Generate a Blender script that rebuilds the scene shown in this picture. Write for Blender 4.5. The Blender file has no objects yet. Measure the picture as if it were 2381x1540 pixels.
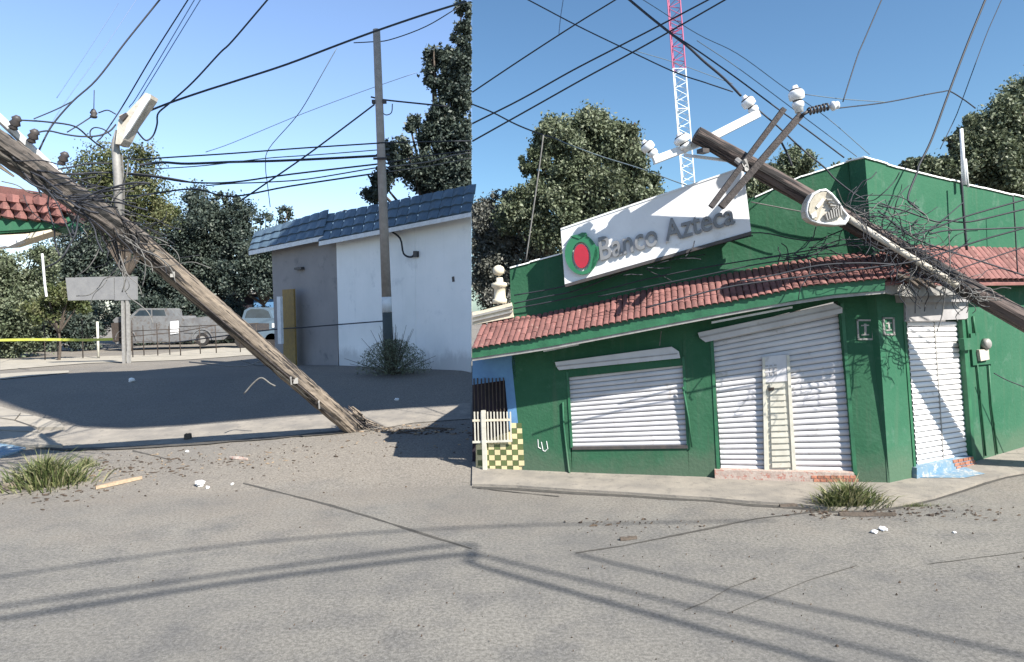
import bpy, bmesh, math, random
import numpy as np
from mathutils import Vector, Matrix
rnd = random.Random(7)
nr = np.random.RandomState(5)
sc = bpy.context.scene
col = sc.collection
# ------------------------------------------------------------------ camera
F_, CX, CY, ROLL, H = 1600.0, 1190.0, 718.0, math.radians(1.5), 2.3
cr, sr = math.cos(ROLL), math.sin(ROLL)
cam = bpy.data.objects.new('camera', bpy.data.cameras.new('camera'))
col.objects.link(cam); sc.camera = cam
cam.data.sensor_width = 36; cam.data.lens = 36*F_/2380.0
cam.data.shift_y = (CY-770.0)/2380.0
cam.data.clip_start = .05; cam.data.clip_end = 2000
cam.matrix_world = Matrix(((cr, sr, 0, 0), (0, 0, -1, 0), (-sr, cr, 0, H), (0, 0, 0, 1)))
# ------------------------------------------------------------------ sun + sky
AL, EL = math.radians(45), math.radians(42)
SUN = Vector((math.cos(AL)*math.cos(EL), -math.sin(AL)*math.cos(EL), math.sin(EL)))
sun = bpy.data.objects.new('sun', bpy.data.lights.new('sun', 'SUN')); col.objects.link(sun)
sun.data.energy = 4.6; sun.data.angle = math.radians(.5); sun.data.color = (1, .95, .87)
sun.rotation_euler = SUN.to_track_quat('Z', 'Y').to_euler()
W = bpy.data.worlds.new('World'); sc.world = W; W.use_nodes = True
nt = W.node_tree; N = nt.nodes; L = nt.links
bg = N['Background']; bg.inputs[1].default_value = .075
sky = N.new('ShaderNodeTexSky'); sky.sky_type = 'NISHITA'; sky.sun_disc = False
sky.sun_elevation = EL; sky.sun_rotation = math.atan2(SUN.x, SUN.y)
sky.air_density = 1.0; sky.dust_density = .6; sky.ozone_density = 1.3
# the paler, hazier half of the sky lies to the west of the seam
geo = N.new('ShaderNodeTexCoord'); sep = N.new('ShaderNodeSeparateXYZ'); L.new(geo.outputs['Generated'], sep.inputs[0])
def wm(op, a, b=None):
    m = N.new('ShaderNodeMath'); m.operation = op
    for i, v in enumerate((a, b)):
        if v is None: continue
        if isinstance(v, (int, float)): m.inputs[i].default_value = v
        else: L.new(v, m.inputs[i])
    return m.outputs[0]
SEAM_A = (1096-CX)/F_
# x - (A*y) - tilt*z  (plane through the seam column)
lin = wm('SUBTRACT', wm('SUBTRACT', sep.outputs[0], wm('MULTIPLY', sep.outputs[1], SEAM_A/cr)), wm('MULTIPLY', sep.outputs[2], math.tan(ROLL)))
mr = N.new('ShaderNodeMapRange'); mr.inputs[1].default_value = -.0015; mr.inputs[2].default_value = .0015
L.new(lin, mr.inputs[0])
tint = N.new('ShaderNodeMix'); tint.data_type = 'RGBA'
tint.inputs[6].default_value = (1.08, 1.13, 1.25, 1); tint.inputs[7].default_value = (.56, .74, .84, 1)
L.new(mr.outputs[0], tint.inputs[0])
mul = N.new('ShaderNodeMix'); mul.data_type = 'RGBA'; mul.blend_type = 'MULTIPLY'; mul.inputs[0].default_value = 1
L.new(sky.outputs[0], mul.inputs[6]); L.new(tint.outputs[2], mul.inputs[7]); L.new(mul.outputs[2], bg.inputs[0])
vs = sc.view_settings
vs.view_transform = 'Standard'; vs.look = 'None'; vs.gamma = 1; vs.use_curve_mapping = False
vs.exposure = 1.4
sc.cycles.max_bounces = 6; sc.cycles.transparent_max_bounces = 8
# ------------------------------------------------------------------ geometry of the place
PROF = [(-400, 0), (9, 0), (13, .42), (16.5, .85), (20, .78), (24, .6), (30, .5), (600, .5)]
def gz(x, y):
    for (a, za), (b, zb) in zip(PROF, PROF[1:]):
        if y <= b:
            t = max(0, (y-a)/(b-a)); return za+(zb-za)*t
    return .5
def ray(px, py):
    a, b = (px-CX)/F_, (CY-py)/F_
    return Vector((a*cr+b*sr, 1.0, -a*sr+b*cr))
def at(px, py, Y): return Vector((0, 0, H))+ray(px, py)*Y
def G(px, py):
    d = ray(px, py); lo, hi = .5, .5
    while hi < 400:
        p = d*hi
        if H+p.z < gz(p.x, p.y): break
        lo = hi; hi += .25
    for _ in range(30):
        m = (lo+hi)/2; p = d*m
        if H+p.z < gz(p.x, p.y): hi = m
        else: lo = m
    p = d*lo; return Vector((p.x, p.y, gz(p.x, p.y)))
def proj(p):
    a, b, y = p.x, p.z-H, p.y
    A = (a*cr-b*sr)/y; B = (a*sr+b*cr)/y
    return CX+A*F_, CY-B*F_
class Plane:
    def __init__(s, p0, p1):
        s.p0 = Vector((p0[0], p0[1], 0)); d = Vector((p1[0]-p0[0], p1[1]-p0[1], 0)); s.d = d.normalized()
        s.n = Vector((s.d.y, -s.d.x, 0))
        if s.n.dot(s.p0) > 0: s.n = -s.n
    def pt(s, px, py, off=0.0):
        r = ray(px, py); o = Vector((0, 0, H)); q = s.p0+s.n*off
        return o+r*((q-o).dot(s.n)/r.dot(s.n))
    def s_of(s, p): return (p-s.p0).dot(s.d)
    def at_s(s, t, z, off=0.0): p = s.p0+s.d*t+s.n*off; return Vector((p.x, p.y, z))
def FY(Y): return Plane((0, Y), (1, Y))
# ------------------------------------------------------------------ materials
def mat(name, c1, c2=None, rough=.8, scale=3.0, detail=6, bump=0.0, bscale=40.0, metal=0.0, spots=None, sscale=20, slo=.62, shi=.7, coord='pos', per=0.0, spec=.3, lo=.35, hi=.65, translucent=0, squash=None, dirt=None):
    m = bpy.data.materials.new(name); m.use_nodes = True; t = m.node_tree; n = t.nodes; l = t.links
    b = n['Principled BSDF']; b.inputs['Roughness'].default_value = rough; b.inputs['Metallic'].default_value = metal
    b.inputs['Specular IOR Level'].default_value = spec
    c1 = tuple(c1)+(1,); c2 = tuple(c2)+(1,) if c2 else tuple(x*.75 for x in c1[:3])+(1,)
    if coord == 'pos': v = n.new('ShaderNodeNewGeometry').outputs['Position']
    else: v = n.new('ShaderNodeTexCoord').outputs['Object']
    if squash:
        mp = n.new('ShaderNodeMapping'); mp.inputs['Scale'].default_value = squash; l.new(v, mp.inputs[0]); v = mp.outputs[0]
    no = n.new('ShaderNodeTexNoise'); no.inputs['Scale'].default_value = scale; no.inputs['Detail'].default_value = detail; no.inputs['Roughness'].default_value = .65
    l.new(v, no.inputs['Vector'])
    r = n.new('ShaderNodeMapRange'); r.inputs[1].default_value = lo; r.inputs[2].default_value = hi; l.new(no.outputs[0], r.inputs[0])
    mx = n.new('ShaderNodeMix'); mx.data_type = 'RGBA'; mx.inputs[6].default_value = c1; mx.inputs[7].default_value = c2
    l.new(r.outputs[0], mx.inputs[0]); out = mx.outputs[2]
    if spots:
        n2 = n.new('ShaderNodeTexNoise'); n2.inputs['Scale'].default_value = sscale; n2.inputs['Detail'].default_value = 4; n2.inputs['Roughness'].default_value = .7; l.new(v, n2.inputs['Vector'])
        r2 = n.new('ShaderNodeMapRange'); r2.inputs[1].default_value = slo; r2.inputs[2].default_value = shi; l.new(n2.outputs[0], r2.inputs[0])
        m2 = n.new('ShaderNodeMix'); m2.data_type = 'RGBA'; m2.inputs[7].default_value = tuple(spots)+(1,); l.new(out, m2.inputs[6]); l.new(r2.outputs[0], m2.inputs[0]); out = m2.outputs[2]
    if per:
        oi = n.new('ShaderNodeObjectInfo'); r3 = n.new('ShaderNodeMapRange'); r3.inputs[3].default_value = 1-per; r3.inputs[4].default_value = 1+per; l.new(oi.outputs['Random'], r3.inputs[0])
        m3 = n.new('ShaderNodeVectorMath'); m3.operation = 'SCALE'; l.new(out, m3.inputs[0]); l.new(r3.outputs[0], m3.inputs['Scale']); out = m3.outputs[0]
    if dirt:
        sp = n.new('ShaderNodeSeparateXYZ'); l.new(n.new('ShaderNodeNewGeometry').outputs['Position'], sp.inputs[0])
        nd = n.new('ShaderNodeTexNoise'); nd.inputs['Scale'].default_value = 5; nd.inputs['Detail'].default_value = 7; nd.inputs['Roughness'].default_value = .7
        rd = n.new('ShaderNodeMapRange'); rd.inputs[1].default_value = .3; rd.inputs[2].default_value = .7; rd.inputs[3].default_value = -.22; rd.inputs[4].default_value = .22; l.new(nd.outputs[0], rd.inputs[0])
        ad = n.new('ShaderNodeMath'); ad.operation = 'ADD'; l.new(sp.outputs[2], ad.inputs[0]); l.new(rd.outputs[0], ad.inputs[1])
        r5 = n.new('ShaderNodeMapRange'); r5.inputs[1].default_value = dirt[1]; r5.inputs[2].default_value = dirt[2]; r5.inputs[3].default_value = .75; r5.inputs[4].default_value = 0; l.new(ad.outputs[0], r5.inputs[0])
        # vertical drips
        vm = n.new('ShaderNodeMapping'); vm.inputs['Scale'].default_value = (9, 9, .5); l.new(n.new('ShaderNodeNewGeometry').outputs['Position'], vm.inputs[0])
        nv = n.new('ShaderNodeTexNoise'); nv.inputs['Scale'].default_value = 1.3; nv.inputs['Detail'].default_value = 6; l.new(vm.outputs[0], nv.inputs['Vector'])
        rv = n.new('ShaderNodeMapRange'); rv.inputs[1].default_value = .56; rv.inputs[2].default_value = .74; rv.inputs[4].default_value = dirt[3] if len(dirt) > 3 else .4; l.new(nv.outputs[0], rv.inputs[0])
        mxx = n.new('ShaderNodeMath'); mxx.operation = 'MAXIMUM'; l.new(r5.outputs[0], mxx.inputs[0]); l.new(rv.outputs[0], mxx.inputs[1])
        m5 = n.new('ShaderNodeMix'); m5.data_type = 'RGBA'; m5.inputs[7].default_value = tuple(dirt[0])+(1,); l.new(out, m5.inputs[6]); l.new(mxx.outputs[0], m5.inputs[0]); out = m5.outputs[2]
    l.new(out, b.inputs['Base Color'])
    if bump:
        nb = n.new('ShaderNodeTexNoise'); nb.inputs['Scale'].default_value = bscale; nb.inputs['Detail'].default_value = 5; l.new(v, nb.inputs['Vector'])
        bp = n.new('ShaderNodeBump'); bp.inputs['Strength'].default_value = bump; bp.inputs['Distance'].default_value = .02; l.new(nb.outputs[0], bp.inputs['Height']); l.new(bp.outputs[0], b.inputs['Normal'])
    if translucent:
        tr = n.new('ShaderNodeBsdfTranslucent'); l.new(out, tr.inputs[0]); ms = n.new('ShaderNodeMixShader'); ms.inputs[0].default_value = translucent
        l.new(b.outputs[0], ms.inputs[1]); l.new(tr.outputs[0], ms.inputs[2]); l.new(ms.outputs[0], n['Material Output'].inputs[0])
    return m
def leafmat(name, cs, tr=.25):
    m = bpy.data.materials.new(name); m.use_nodes = True; t = m.node_tree; n = t.nodes; l = t.links
    b = n['Principled BSDF']; b.inputs['Roughness'].default_value = .55; b.inputs['Specular IOR Level'].default_value = .35
    at_ = n.new('ShaderNodeAttribute'); at_.attribute_name = 'leaf_tone'
    rp = n.new('ShaderNodeValToRGB'); e = rp.color_ramp.elements
    e[0].color = tuple(cs[0])+(1,); e[1].color = tuple(cs[-1])+(1,)
    for i, c in enumerate(cs[1:-1]):
        q = e.new((i+1)/(len(cs)-1)); q.color = tuple(c)+(1,)
    l.new(at_.outputs['Fac'], rp.inputs[0]); l.new(rp.outputs[0], b.inputs['Base Color'])
    trn = n.new('ShaderNodeBsdfTranslucent'); l.new(rp.outputs[0], trn.inputs[0]); ms = n.new('ShaderNodeMixShader'); ms.inputs[0].default_value = tr
    l.new(b.outputs[0], ms.inputs[1]); l.new(trn.outputs[0], ms.inputs[2]); l.new(ms.outputs[0], n['Material Output'].inputs[0])
    return m
M = {}
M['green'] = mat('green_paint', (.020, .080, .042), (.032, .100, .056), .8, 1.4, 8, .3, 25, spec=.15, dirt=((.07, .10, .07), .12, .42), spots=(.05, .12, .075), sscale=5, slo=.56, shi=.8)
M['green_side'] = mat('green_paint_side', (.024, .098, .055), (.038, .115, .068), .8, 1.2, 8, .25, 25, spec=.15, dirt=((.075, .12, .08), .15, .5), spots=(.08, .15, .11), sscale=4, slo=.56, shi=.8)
M['green_trim'] = mat('green_trim', (.03, .13, .065), (.02, .085, .045), .5, 6, 6, .1)
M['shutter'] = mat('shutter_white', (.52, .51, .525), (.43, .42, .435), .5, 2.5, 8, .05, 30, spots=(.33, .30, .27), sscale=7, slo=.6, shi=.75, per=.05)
M['shutter_sunlit'] = mat('shutter_sunlit_white', (.74, .73, .73), (.66, .65, .65), .5, 2.5, 8, .05, 30, spots=(.5, .47, .42), sscale=9, slo=.6, shi=.75)  # whiter copy of the shutter paint, strong sunlight put into the colour
M['shutter_dark'] = mat('shutter_grey', (.33, .32, .32), (.25, .24, .24), .6, 5, 6)
M['cream_metal'] = mat('cream_metal', (.52, .50, .43), (.43, .41, .35), .5, 8, 6, spots=(.3, .2, .1), sscale=18, slo=.62, shi=.75)
M['rtile'] = mat('red_roof_tile', (.195, .088, .078), (.14, .066, .06), .85, 9, 6, .3, 60, spots=(.26, .18, .15), sscale=14, slo=.6, shi=.72, per=.22)
M['bluetile'] = mat('blue_roof_sheet', (.085, .13, .17), (.065, .10, .135), .5, 4, 6, .1, 30, spots=(.09, .13, .17), sscale=9, slo=.55, shi=.7, per=.15)
M['asphalt'] = None
M['concrete'] = mat('sidewalk_concrete', (.25, .225, .19), (.165, .152, .135), .9, 2.6, 9, .3, 60, spots=(.13, .12, .105), sscale=11, slo=.56, shi=.72)
M['slab'] = mat('pale_pavement', (.30, .27, .225), (.22, .20, .17), .9, 2, 8, .3, 50, spots=(.14, .13, .11), sscale=25, slo=.62, shi=.74)
M['joint'] = mat('dark_joint', (.075, .07, .062), (.045, .042, .038), .95, 10)
M['wood'] = mat('weathered_pole_wood', (.27, .215, .17), (.11, .085, .07), .9, 14, 8, .9, 60, spots=(.05, .04, .035), sscale=22, slo=.55, shi=.66, squash=(1, 1, 1))
M['darkwood'] = mat('dark_pole_wood', (.07, .06, .058), (.038, .034, .034), .85, 16, 8, .5, 60, spots=(.12, .105, .095), sscale=30, slo=.6, shi=.7)
M['palewood'] = mat('fresh_split_wood', (.33, .25, .17), (.22, .165, .115), .9, 25, 6, .3)
M['bark'] = mat('bark', (.10, .08, .065), (.06, .05, .04), .95, 12, 8, .6)
M['cable'] = mat('black_cable', (.02, .022, .028), (.03, .032, .04), .6, 20)
M['cable2'] = mat('grey_cable', (.10, .15, .17), (.10, .11, .13), .6, 20)
M['palecable'] = mat('pale_cable', (.15, .145, .14), (.10, .098, .09), .6, 20)
M['skycable'] = mat('thin_bright_wire', (.12, .18, .30), (.1, .16, .26), .5, 20)
M['whitemetal'] = mat('white_painted_steel', (.68, .69, .7), (.55, .56, .57), .45, 8, 6, spots=(.35, .33, .3), sscale=20, slo=.62, shi=.72)
M['porcelain'] = mat('porcelain', (.75, .76, .76), (.62, .63, .64), .2, 10, 5, spec=.6)
M['darkmetal'] = mat('dark_metal', (.04, .04, .045), (.07, .06, .055), .5, 12)
M['greymetal'] = mat('grey_metal', (.32, .31, .29), (.22, .21, .2), .5, 10, metal=.2)
M['lampgrey'] = mat('lamp_housing', (.5, .46, .4), (.36, .33, .28), .5, 14, 6, spots=(.2, .17, .13), sscale=22, slo=.6, shi=.7)
M['glasslens'] = mat('lamp_lens', (.42, .38, .3), (.3, .26, .2), .25, 16, spec=.6)
M['signwhite'] = mat('sign_white', (.68, .68, .69), (.60, .60, .61), .45, 1.8, 6, spots=(.5, .49, .48), sscale=4, slo=.6, shi=.8)
M['letter'] = mat('letter_grey', (.19, .195, .205), (.15, .155, .165), .4, 8)
M['logogreen'] = mat('logo_green', (.02, .12, .06), (.03, .15, .075), .4, 5)
M['logored'] = mat('logo_red', (.36, .02, .04), (.30, .02, .035), .35, 6)
M['whitewall'] = mat('white_stucco', (.87, .87, .85), (.79, .80, .78), .9, .8, 8, .15, 40, dirt=((.50, .50, .49), 1.05, 1.35, .1), spots=(.55, .57, .58), sscale=1.4, slo=.6, shi=.85)
M['greywall'] = mat('grey_stucco', (.30, .28, .272), (.25, .238, .235), .9, 1.0, 8, .2, 40, spots=(.14, .14, .15), sscale=2.2, slo=.58, shi=.8)
M['cream'] = mat('cream_stucco', (.62, .55, .42), (.5, .44, .34), .85, 6, 6, .2)
M['blue'] = mat('blue_paint', (.10, .22, .38), (.08, .17, .32), .6, 5)
M['bluepaint'] = mat('blue_kerb_paint', (.10, .20, .30), (.17, .23, .27), .8, 7, 6, .2, 40, spots=(.35, .35, .33), sscale=12, slo=.52, shi=.62)
M['void'] = mat('dark_interior', (.02, .018, .022), (.03, .02, .03), .9, 4)
M['tiley'] = mat('tile_cream', (.55, .48, .27), (.48, .42, .25), .4, 12, per=.1)
M['tileg'] = mat('tile_olive', (.10, .13, .05), (.08, .10, .045), .4, 12, per=.15)
M['brick'] = mat('bare_brick', (.36, .15, .09), (.24, .11, .08), .9, 16, 6, .4, per=.25)
M['stone'] = mat('step_stone', (.38, .32, .28), (.28, .22, .19), .9, 14, 6, .3, spots=(.3, .14, .11), sscale=18, slo=.55, shi=.62)
M['paper'] = mat('white_litter', (.75, .75, .75), (.6, .6, .6), .8, 20)
M['yellow'] = mat('yellow_plank', (.30, .195, .06), (.22, .15, .06), .7, 9, 6, .2)
M['tape'] = mat('caution_tape', (.42, .45, .06), (.36, .36, .10), .4, 8)
M['bbpanel'] = mat('billboard_sheet', (.20, .20, .20), (.16, .16, .165), .8, 3, 6)
M['silver'] = mat('silver_car_paint', (.17, .175, .18), (.12, .12, .125), .35, 2, 4, metal=.0, spots=(.10, .08, .065), sscale=5, slo=.52, shi=.7)
M['carblue'] = mat('blue_grey_car_paint', (.12, .17, .22), (.1, .14, .18), .35, 4, metal=.3)
M['carglass'] = mat('car_glass', (.02, .03, .04), (.03, .045, .06), .08, 3, spec=.7)
M['tyre'] = mat('tyre_rubber', (.02, .02, .02), (.035, .03, .03), .9, 12)
M['rust'] = mat('rusty_iron', (.065, .05, .042), (.04, .034, .03), .9, 14)
M['sand'] = mat('pale_sand', (.33, .30, .25), (.25, .23, .19), .95, 2, 8, .2, 30)
M['chip'] = mat('bark_chip', (.17, .125, .09), (.075, .055, .045), .95, 7, per=.4)
M['leafR'] = leafmat('olive_leaves', [(.05, .06, .035), (.10, .125, .07), (.165, .19, .12), (.225, .24, .17)], .2)
M['leafG'] = leafmat('grey_leaves', [(.05, .055, .05), (.12, .125, .105), (.19, .19, .17), (.28, .28, .26)], .2)
M['leafD'] = leafmat('dark_leaves', [(.016, .026, .024), (.038, .055, .046), (.062, .08, .062), (.095, .115, .09)], .15)
M['leafL'] = leafmat('light_leaves', [(.04, .055, .02), (.09, .11, .04), (.14, .15, .07), (.22, .21, .12)], .3)
M['grass'] = leafmat('grass_blades', [(.05, .07, .025), (.11, .14, .05), (.18, .19, .085), (.32, .29, .18)], .3)
# asphalt
def asphalt():
    m = bpy.data.materials.new('worn_asphalt'); m.use_nodes = True; t = m.node_tree; n = t.nodes; l = t.links
    b = n['Principled BSDF']; b.inputs['Roughness'].default_value = .9; b.inputs['Specular IOR Level'].default_value = .2
    pos = n.new('ShaderNodeNewGeometry').outputs['Position']
    def noise(s, d=6, r=.6):
        q = n.new('ShaderNodeTexNoise'); q.inputs['Scale'].default_value = s; q.inputs['Detail'].default_value = d; q.inputs['Roughness'].default_value = r; l.new(pos, q.inputs['Vector']); return q.outputs[0]
    def rng(v, a, b_, c=0, d=1):
        q = n.new('ShaderNodeMapRange'); l.new(v, q.inputs[0]); q.inputs[1].default_value = a; q.inputs[2].default_value = b_; q.inputs[3].default_value = c; q.inputs[4].default_value = d; return q.outputs[0]
    def mix(f, a, c, bt='MIX'):
        q = n.new('ShaderNodeMix'); q.data_type = 'RGBA'; q.blend_type = bt
        for i, v in ((0, f), (6, a), (7, c)):
            if isinstance(v, tuple): q.inputs[i].default_value = v+(1,)
            elif isinstance(v, float): q.inputs[i].default_value = v
            else: l.new(v, q.inputs[i])
        return q.outputs[2]
    c = mix(rng(noise(.35, 5), .35, .65), (.142, .135, .122), (.170, .161, .143))
    c = mix(rng(noise(1.7, 8, .7), .45, .7), c, (.105, .102, .098))
    sx = n.new('ShaderNodeSeparateXYZ'); l.new(pos, sx.inputs[0])
    ad = n.new('ShaderNodeMath'); ad.operation = 'ADD'; l.new(sx.outputs[1], ad.inputs[0]); l.new(rng(noise(.9, 6), .3, .7, -1.4, 1.4), ad.inputs[1])
    c = mix(rng(ad.outputs[0], 6.8, 9.4, 0, .8), c, (.18, .16, .135))
    vo = n.new('ShaderNodeTexVoronoi'); vo.inputs['Scale'].default_value = 42; l.new(pos, vo.inputs['Vector'])
    g = mix(rng(noise(33, 3, .7), .38, .62), (.74, .74, .74), (1.26, 1.26, 1.26))
    c = mix(1.0, c, g, 'MULTIPLY')
    g = mix(rng(noise(110, 2), .35, .65), (.8, .8, .8), (1.2, 1.2, 1.2)); c = mix(1.0, c, g, 'MULTIPLY')
    c = mix(rng(noise(9, 5, .75), .68, .76, 0, .4), c, (.08, .075, .07))
    c = mix(rng(noise(64, 2, .5), .66, .72, 0, .6), c, (.30, .29, .27))
    c = mix(rng(noise(.22, 3, .6), .45, .62, 0, .35), c, (.10, .099, .097))
    c = mix(rng(noise(.6, 7, .7), .55, .68, 0, .3), c, (.20, .185, .16))
    l.new(c, b.inputs['Base Color'])
    bp = n.new('ShaderNodeBump'); bp.inputs['Strength'].default_value = .45; bp.inputs['Distance'].default_value = .01; l.new(noise(70, 5, .75), bp.inputs['Height']); l.new(bp.outputs[0], b.inputs['Normal'])
    return m
M['asphalt'] = asphalt()
# ------------------------------------------------------------------ object helpers
ORG = {}
def tag(o, label=None, cat=None, group=None, kind=None):
    if label: o['label'] = label
    if cat: o['category'] = cat
    if group: o['group'] = group
    if kind: o['kind'] = kind
    return o
def thing(name, label, cat, loc, group=None):
    o = bpy.data.objects.new(name, None); col.objects.link(o); o.location = loc; o.empty_display_size = .2
    ORG[o.name] = Vector(loc); return tag(o, label, cat, group)
class MB:
    def __init__(s): s.v = []; s.f = []
    def add(s, vs_, fs):
        k = len(s.v); s.v += [tuple(v) for v in vs_]; s.f += [tuple(i+k for i in f) for f in fs]; return s
    def prism(s, front, back):
        n = len(front); s.add(list(front)+list(back), [tuple(range(n)), tuple(range(2*n-1, n-1, -1))]+[(i, i+n, (i+1) % n+n, (i+1) % n) for i in range(n)]); return s
    def pp(s, plane, pts, f=0.0, b=-.1):
        fr = [plane.pt(x, y, f) for x, y in pts]; return s.prism(fr, [p+plane.n*(b-f) for p in fr])
    def box(s, c, sx, sy, sz, rz=0):
        c = Vector(c); R = Matrix.Rotation(rz, 3, 'Z'); v = [c+R@Vector((x*sx/2, y*sy/2, z*sz/2)) for z in (-1, 1) for x, y in ((-1, -1), (1, -1), (1, 1), (-1, 1))]
        return s.add(v, [(3, 2, 1, 0), (4, 5, 6, 7), (0, 1, 5, 4), (1, 2, 6, 5), (2, 3, 7, 6), (3, 0, 4, 7)])
    def tube(s, pts, rad, n=8, cap=True, wob=0):
        pts = [Vector(p) for p in pts]; K = len(pts)
        if not hasattr(rad, '__len__'): rad = [rad]*K
        up = None; rings = []
        for i, p in enumerate(pts):
            d = (pts[min(i+1, K-1)]-pts[max(i-1, 0)])
            if d.length < 1e-7: d = Vector((0, 0, 1))
            d.normalize()
            if up is None: up = Vector((0, 0, 1)) if abs(d.z) < .9 else Vector((1, 0, 0))
            a = d.cross(up)
            if a.length < 1e-4: a = d.cross(Vector((0.3, 1, .1)))
            a.normalize(); b = a.cross(d); up = b
            rings.append([p+(a*math.cos(6.28318*j/n)+b*math.sin(6.28318*j/n))*rad[i]*(1+(rnd.uniform(-wob, wob) if wob else 0)) for j in range(n)])
        fs = [(i*n+j, i*n+(j+1) % n, (i+1)*n+(j+1) % n, (i+1)*n+j) for i in range(K-1) for j in range(n)]
        if cap: fs += [tuple(range(n-1, -1, -1)), tuple((K-1)*n+j for j in range(n))]
        return s.add([q for r in rings for q in r], fs)
    def lathe(s, c, axis, prof, n=14):   # prof: (dist along axis, radius)
        c = Vector(c); ax = Vector(axis).normalized()
        a = ax.cross(Vector((0, 0, 1)) if abs(ax.z) < .9 else Vector((1, 0, 0))).normalized(); b = ax.cross(a)
        vs_ = [c+ax*t+(a*math.cos(6.28318*j/n)+b*math.sin(6.28318*j/n))*r for t, r in prof for j in range(n)]
        fs = [(i*n+j, i*n+(j+1) % n, (i+1)*n+(j+1) % n, (i+1)*n+j) for i in range(len(prof)-1) for j in range(n)]
        fs += [tuple(range(n-1, -1, -1)), tuple((len(prof)-1)*n+j for j in range(n))]
        return s.add(vs_, fs)
    def build(s, name, m, parent=None, smooth=False, org=None, fix=True):
        V = [Vector(v) for v in s.v]
        if parent is not None: o0 = ORG[parent.name]
        elif org is not None: o0 = Vector(org)
        else:
            o0 = Vector((sum(v.x for v in V)/len(V), sum(v.y for v in V)/len(V), min(v.z for v in V)))
        me = bpy.data.meshes.new(name); me.from_pydata([tuple(v-o0) for v in V], [], s.f); me.materials.append(M[m] if isinstance(m, str) else m)
        if fix:
            bm = bmesh.new(); bm.from_mesh(me); bmesh.ops.recalc_face_normals(bm, faces=bm.faces); bm.to_mesh(me); bm.free()
        if smooth: me.polygons.foreach_set('use_smooth', [True]*len(me.polygons))
        o = bpy.data.objects.new(name, me); col.objects.link(o)
        if parent is not None: o.parent = parent
        else: o.location = o0
        ORG[o.name] = o0
        return o
def place(name, me, parent, mw):   # shared mesh, world matrix
    o = bpy.data.objects.new(name, me); col.objects.link(o); o.parent = parent
    o.matrix_local = Matrix.Translation(-ORG[parent.name]) @ mw; ORG[o.name] = ORG[parent.name]; return o
def smoothline(pts, k=4):
    P = [Vector(p) for p in pts]
    if len(P) < 3: return P
    P = [P[0]*2-P[1]]+P+[P[-1]*2-P[-2]]; out = []
    for i in range(1, len(P)-2):
        for j in range(k):
            t = j/k; a, b, c, d = P[i-1:i+3]
            out.append(.5*((2*b)+(c-a)*t+(2*a-5*b+4*c-d)*t*t+(3*b-a-3*c+d)*t**3))
    out.append(P[-2]); return out
def wire(label, pts, Y0, Y1, w, m='cable', name='cable', sides=5, sag=True, group=None, cat='cable', parent=None, jit=0):
    pts = list(pts)
    def ext(p, q): k = 260/math.hypot(p[0]-q[0], p[1]-q[1]); return (p[0]+(p[0]-q[0])*k, p[1]+(p[1]-q[1])*k)
    if pts[0][1] <= 3 or pts[0][0] >= 2380: pts.insert(0, ext(pts[0], pts[1]))
    if pts[-1][1] <= 3 or pts[-1][0] >= 2380: pts.append(ext(pts[-1], pts[-2]))
    d = [0]
    for a, b in zip(pts, pts[1:]): d.append(d[-1]+math.hypot(b[0]-a[0], b[1]-a[1]))
    P = []
    for (x, y), t in zip(pts, d): P.append(at(x, y, Y0+(Y1-Y0)*t/d[-1]))
    P = smoothline(P, 5)
    if jit: P = [p+Vector((rnd.uniform(-jit, jit), 0, rnd.uniform(-jit, jit))) for p in P]
    b = MB().tube(P, [w/2*p.y/F_*1.0 for p in P], sides)
    o = b.build(name, m, parent, smooth=True)
    if parent is None: tag(o, label, cat, group)
    return o
def drape(name, pts, m, h=.004, skirt=0.0, kind='structure', parent=None, world=False, step=.5):
    P = pts if world else [G(x, y) for x, y in pts]
    bm = bmesh.new(); f = bm.faces.new([bm.verts.new((p.x, p.y, 0)) for p in P])
    ys = [p.y for p in P]; y = max(8.9, math.floor(min(ys)))
    while y < min(max(ys), 60):
        bmesh.ops.bisect_plane(bm, geom=bm.verts[:]+bm.edges[:]+bm.faces[:], plane_co=(0, y, 0), plane_no=(0, 1, 0)); y += step
    if skirt:
        r = bmesh.ops.extrude_face_region(bm, geom=bm.faces[:]); low = [v for v in r['geom'] if isinstance(v, bmesh.types.BMVert)]
        lowset = set(low)
        for v in bm.verts: v.co.z = gz(v.co.x, v.co.y)+(h if v in lowset else -skirt)
    else:
        for v in bm.verts: v.co.z = gz(v.co.x, v.co.y)+h
    bmesh.ops.recalc_face_normals(bm, faces=bm.faces)
    if not skirt:
        for f in bm.faces:
            if f.normal.z < 0: f.normal_flip()
    o0 = Vector((sum(p.x for p in P)/len(P), sum(p.y for p in P)/len(P), 0))
    if parent is not None: o0 = ORG[parent.name]
    for v in bm.verts: v.co -= o0
    me = bpy.data.meshes.new(name); bm.to_mesh(me); bm.free(); me.materials.append(M[m]); o = bpy.data.objects.new(name, me); col.objects.link(o)
    if parent is not None: o.parent = parent
    else: o.location = o0
    ORG[o.name] = o0
    if kind and parent is None: o['kind'] = kind
    return o
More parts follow.
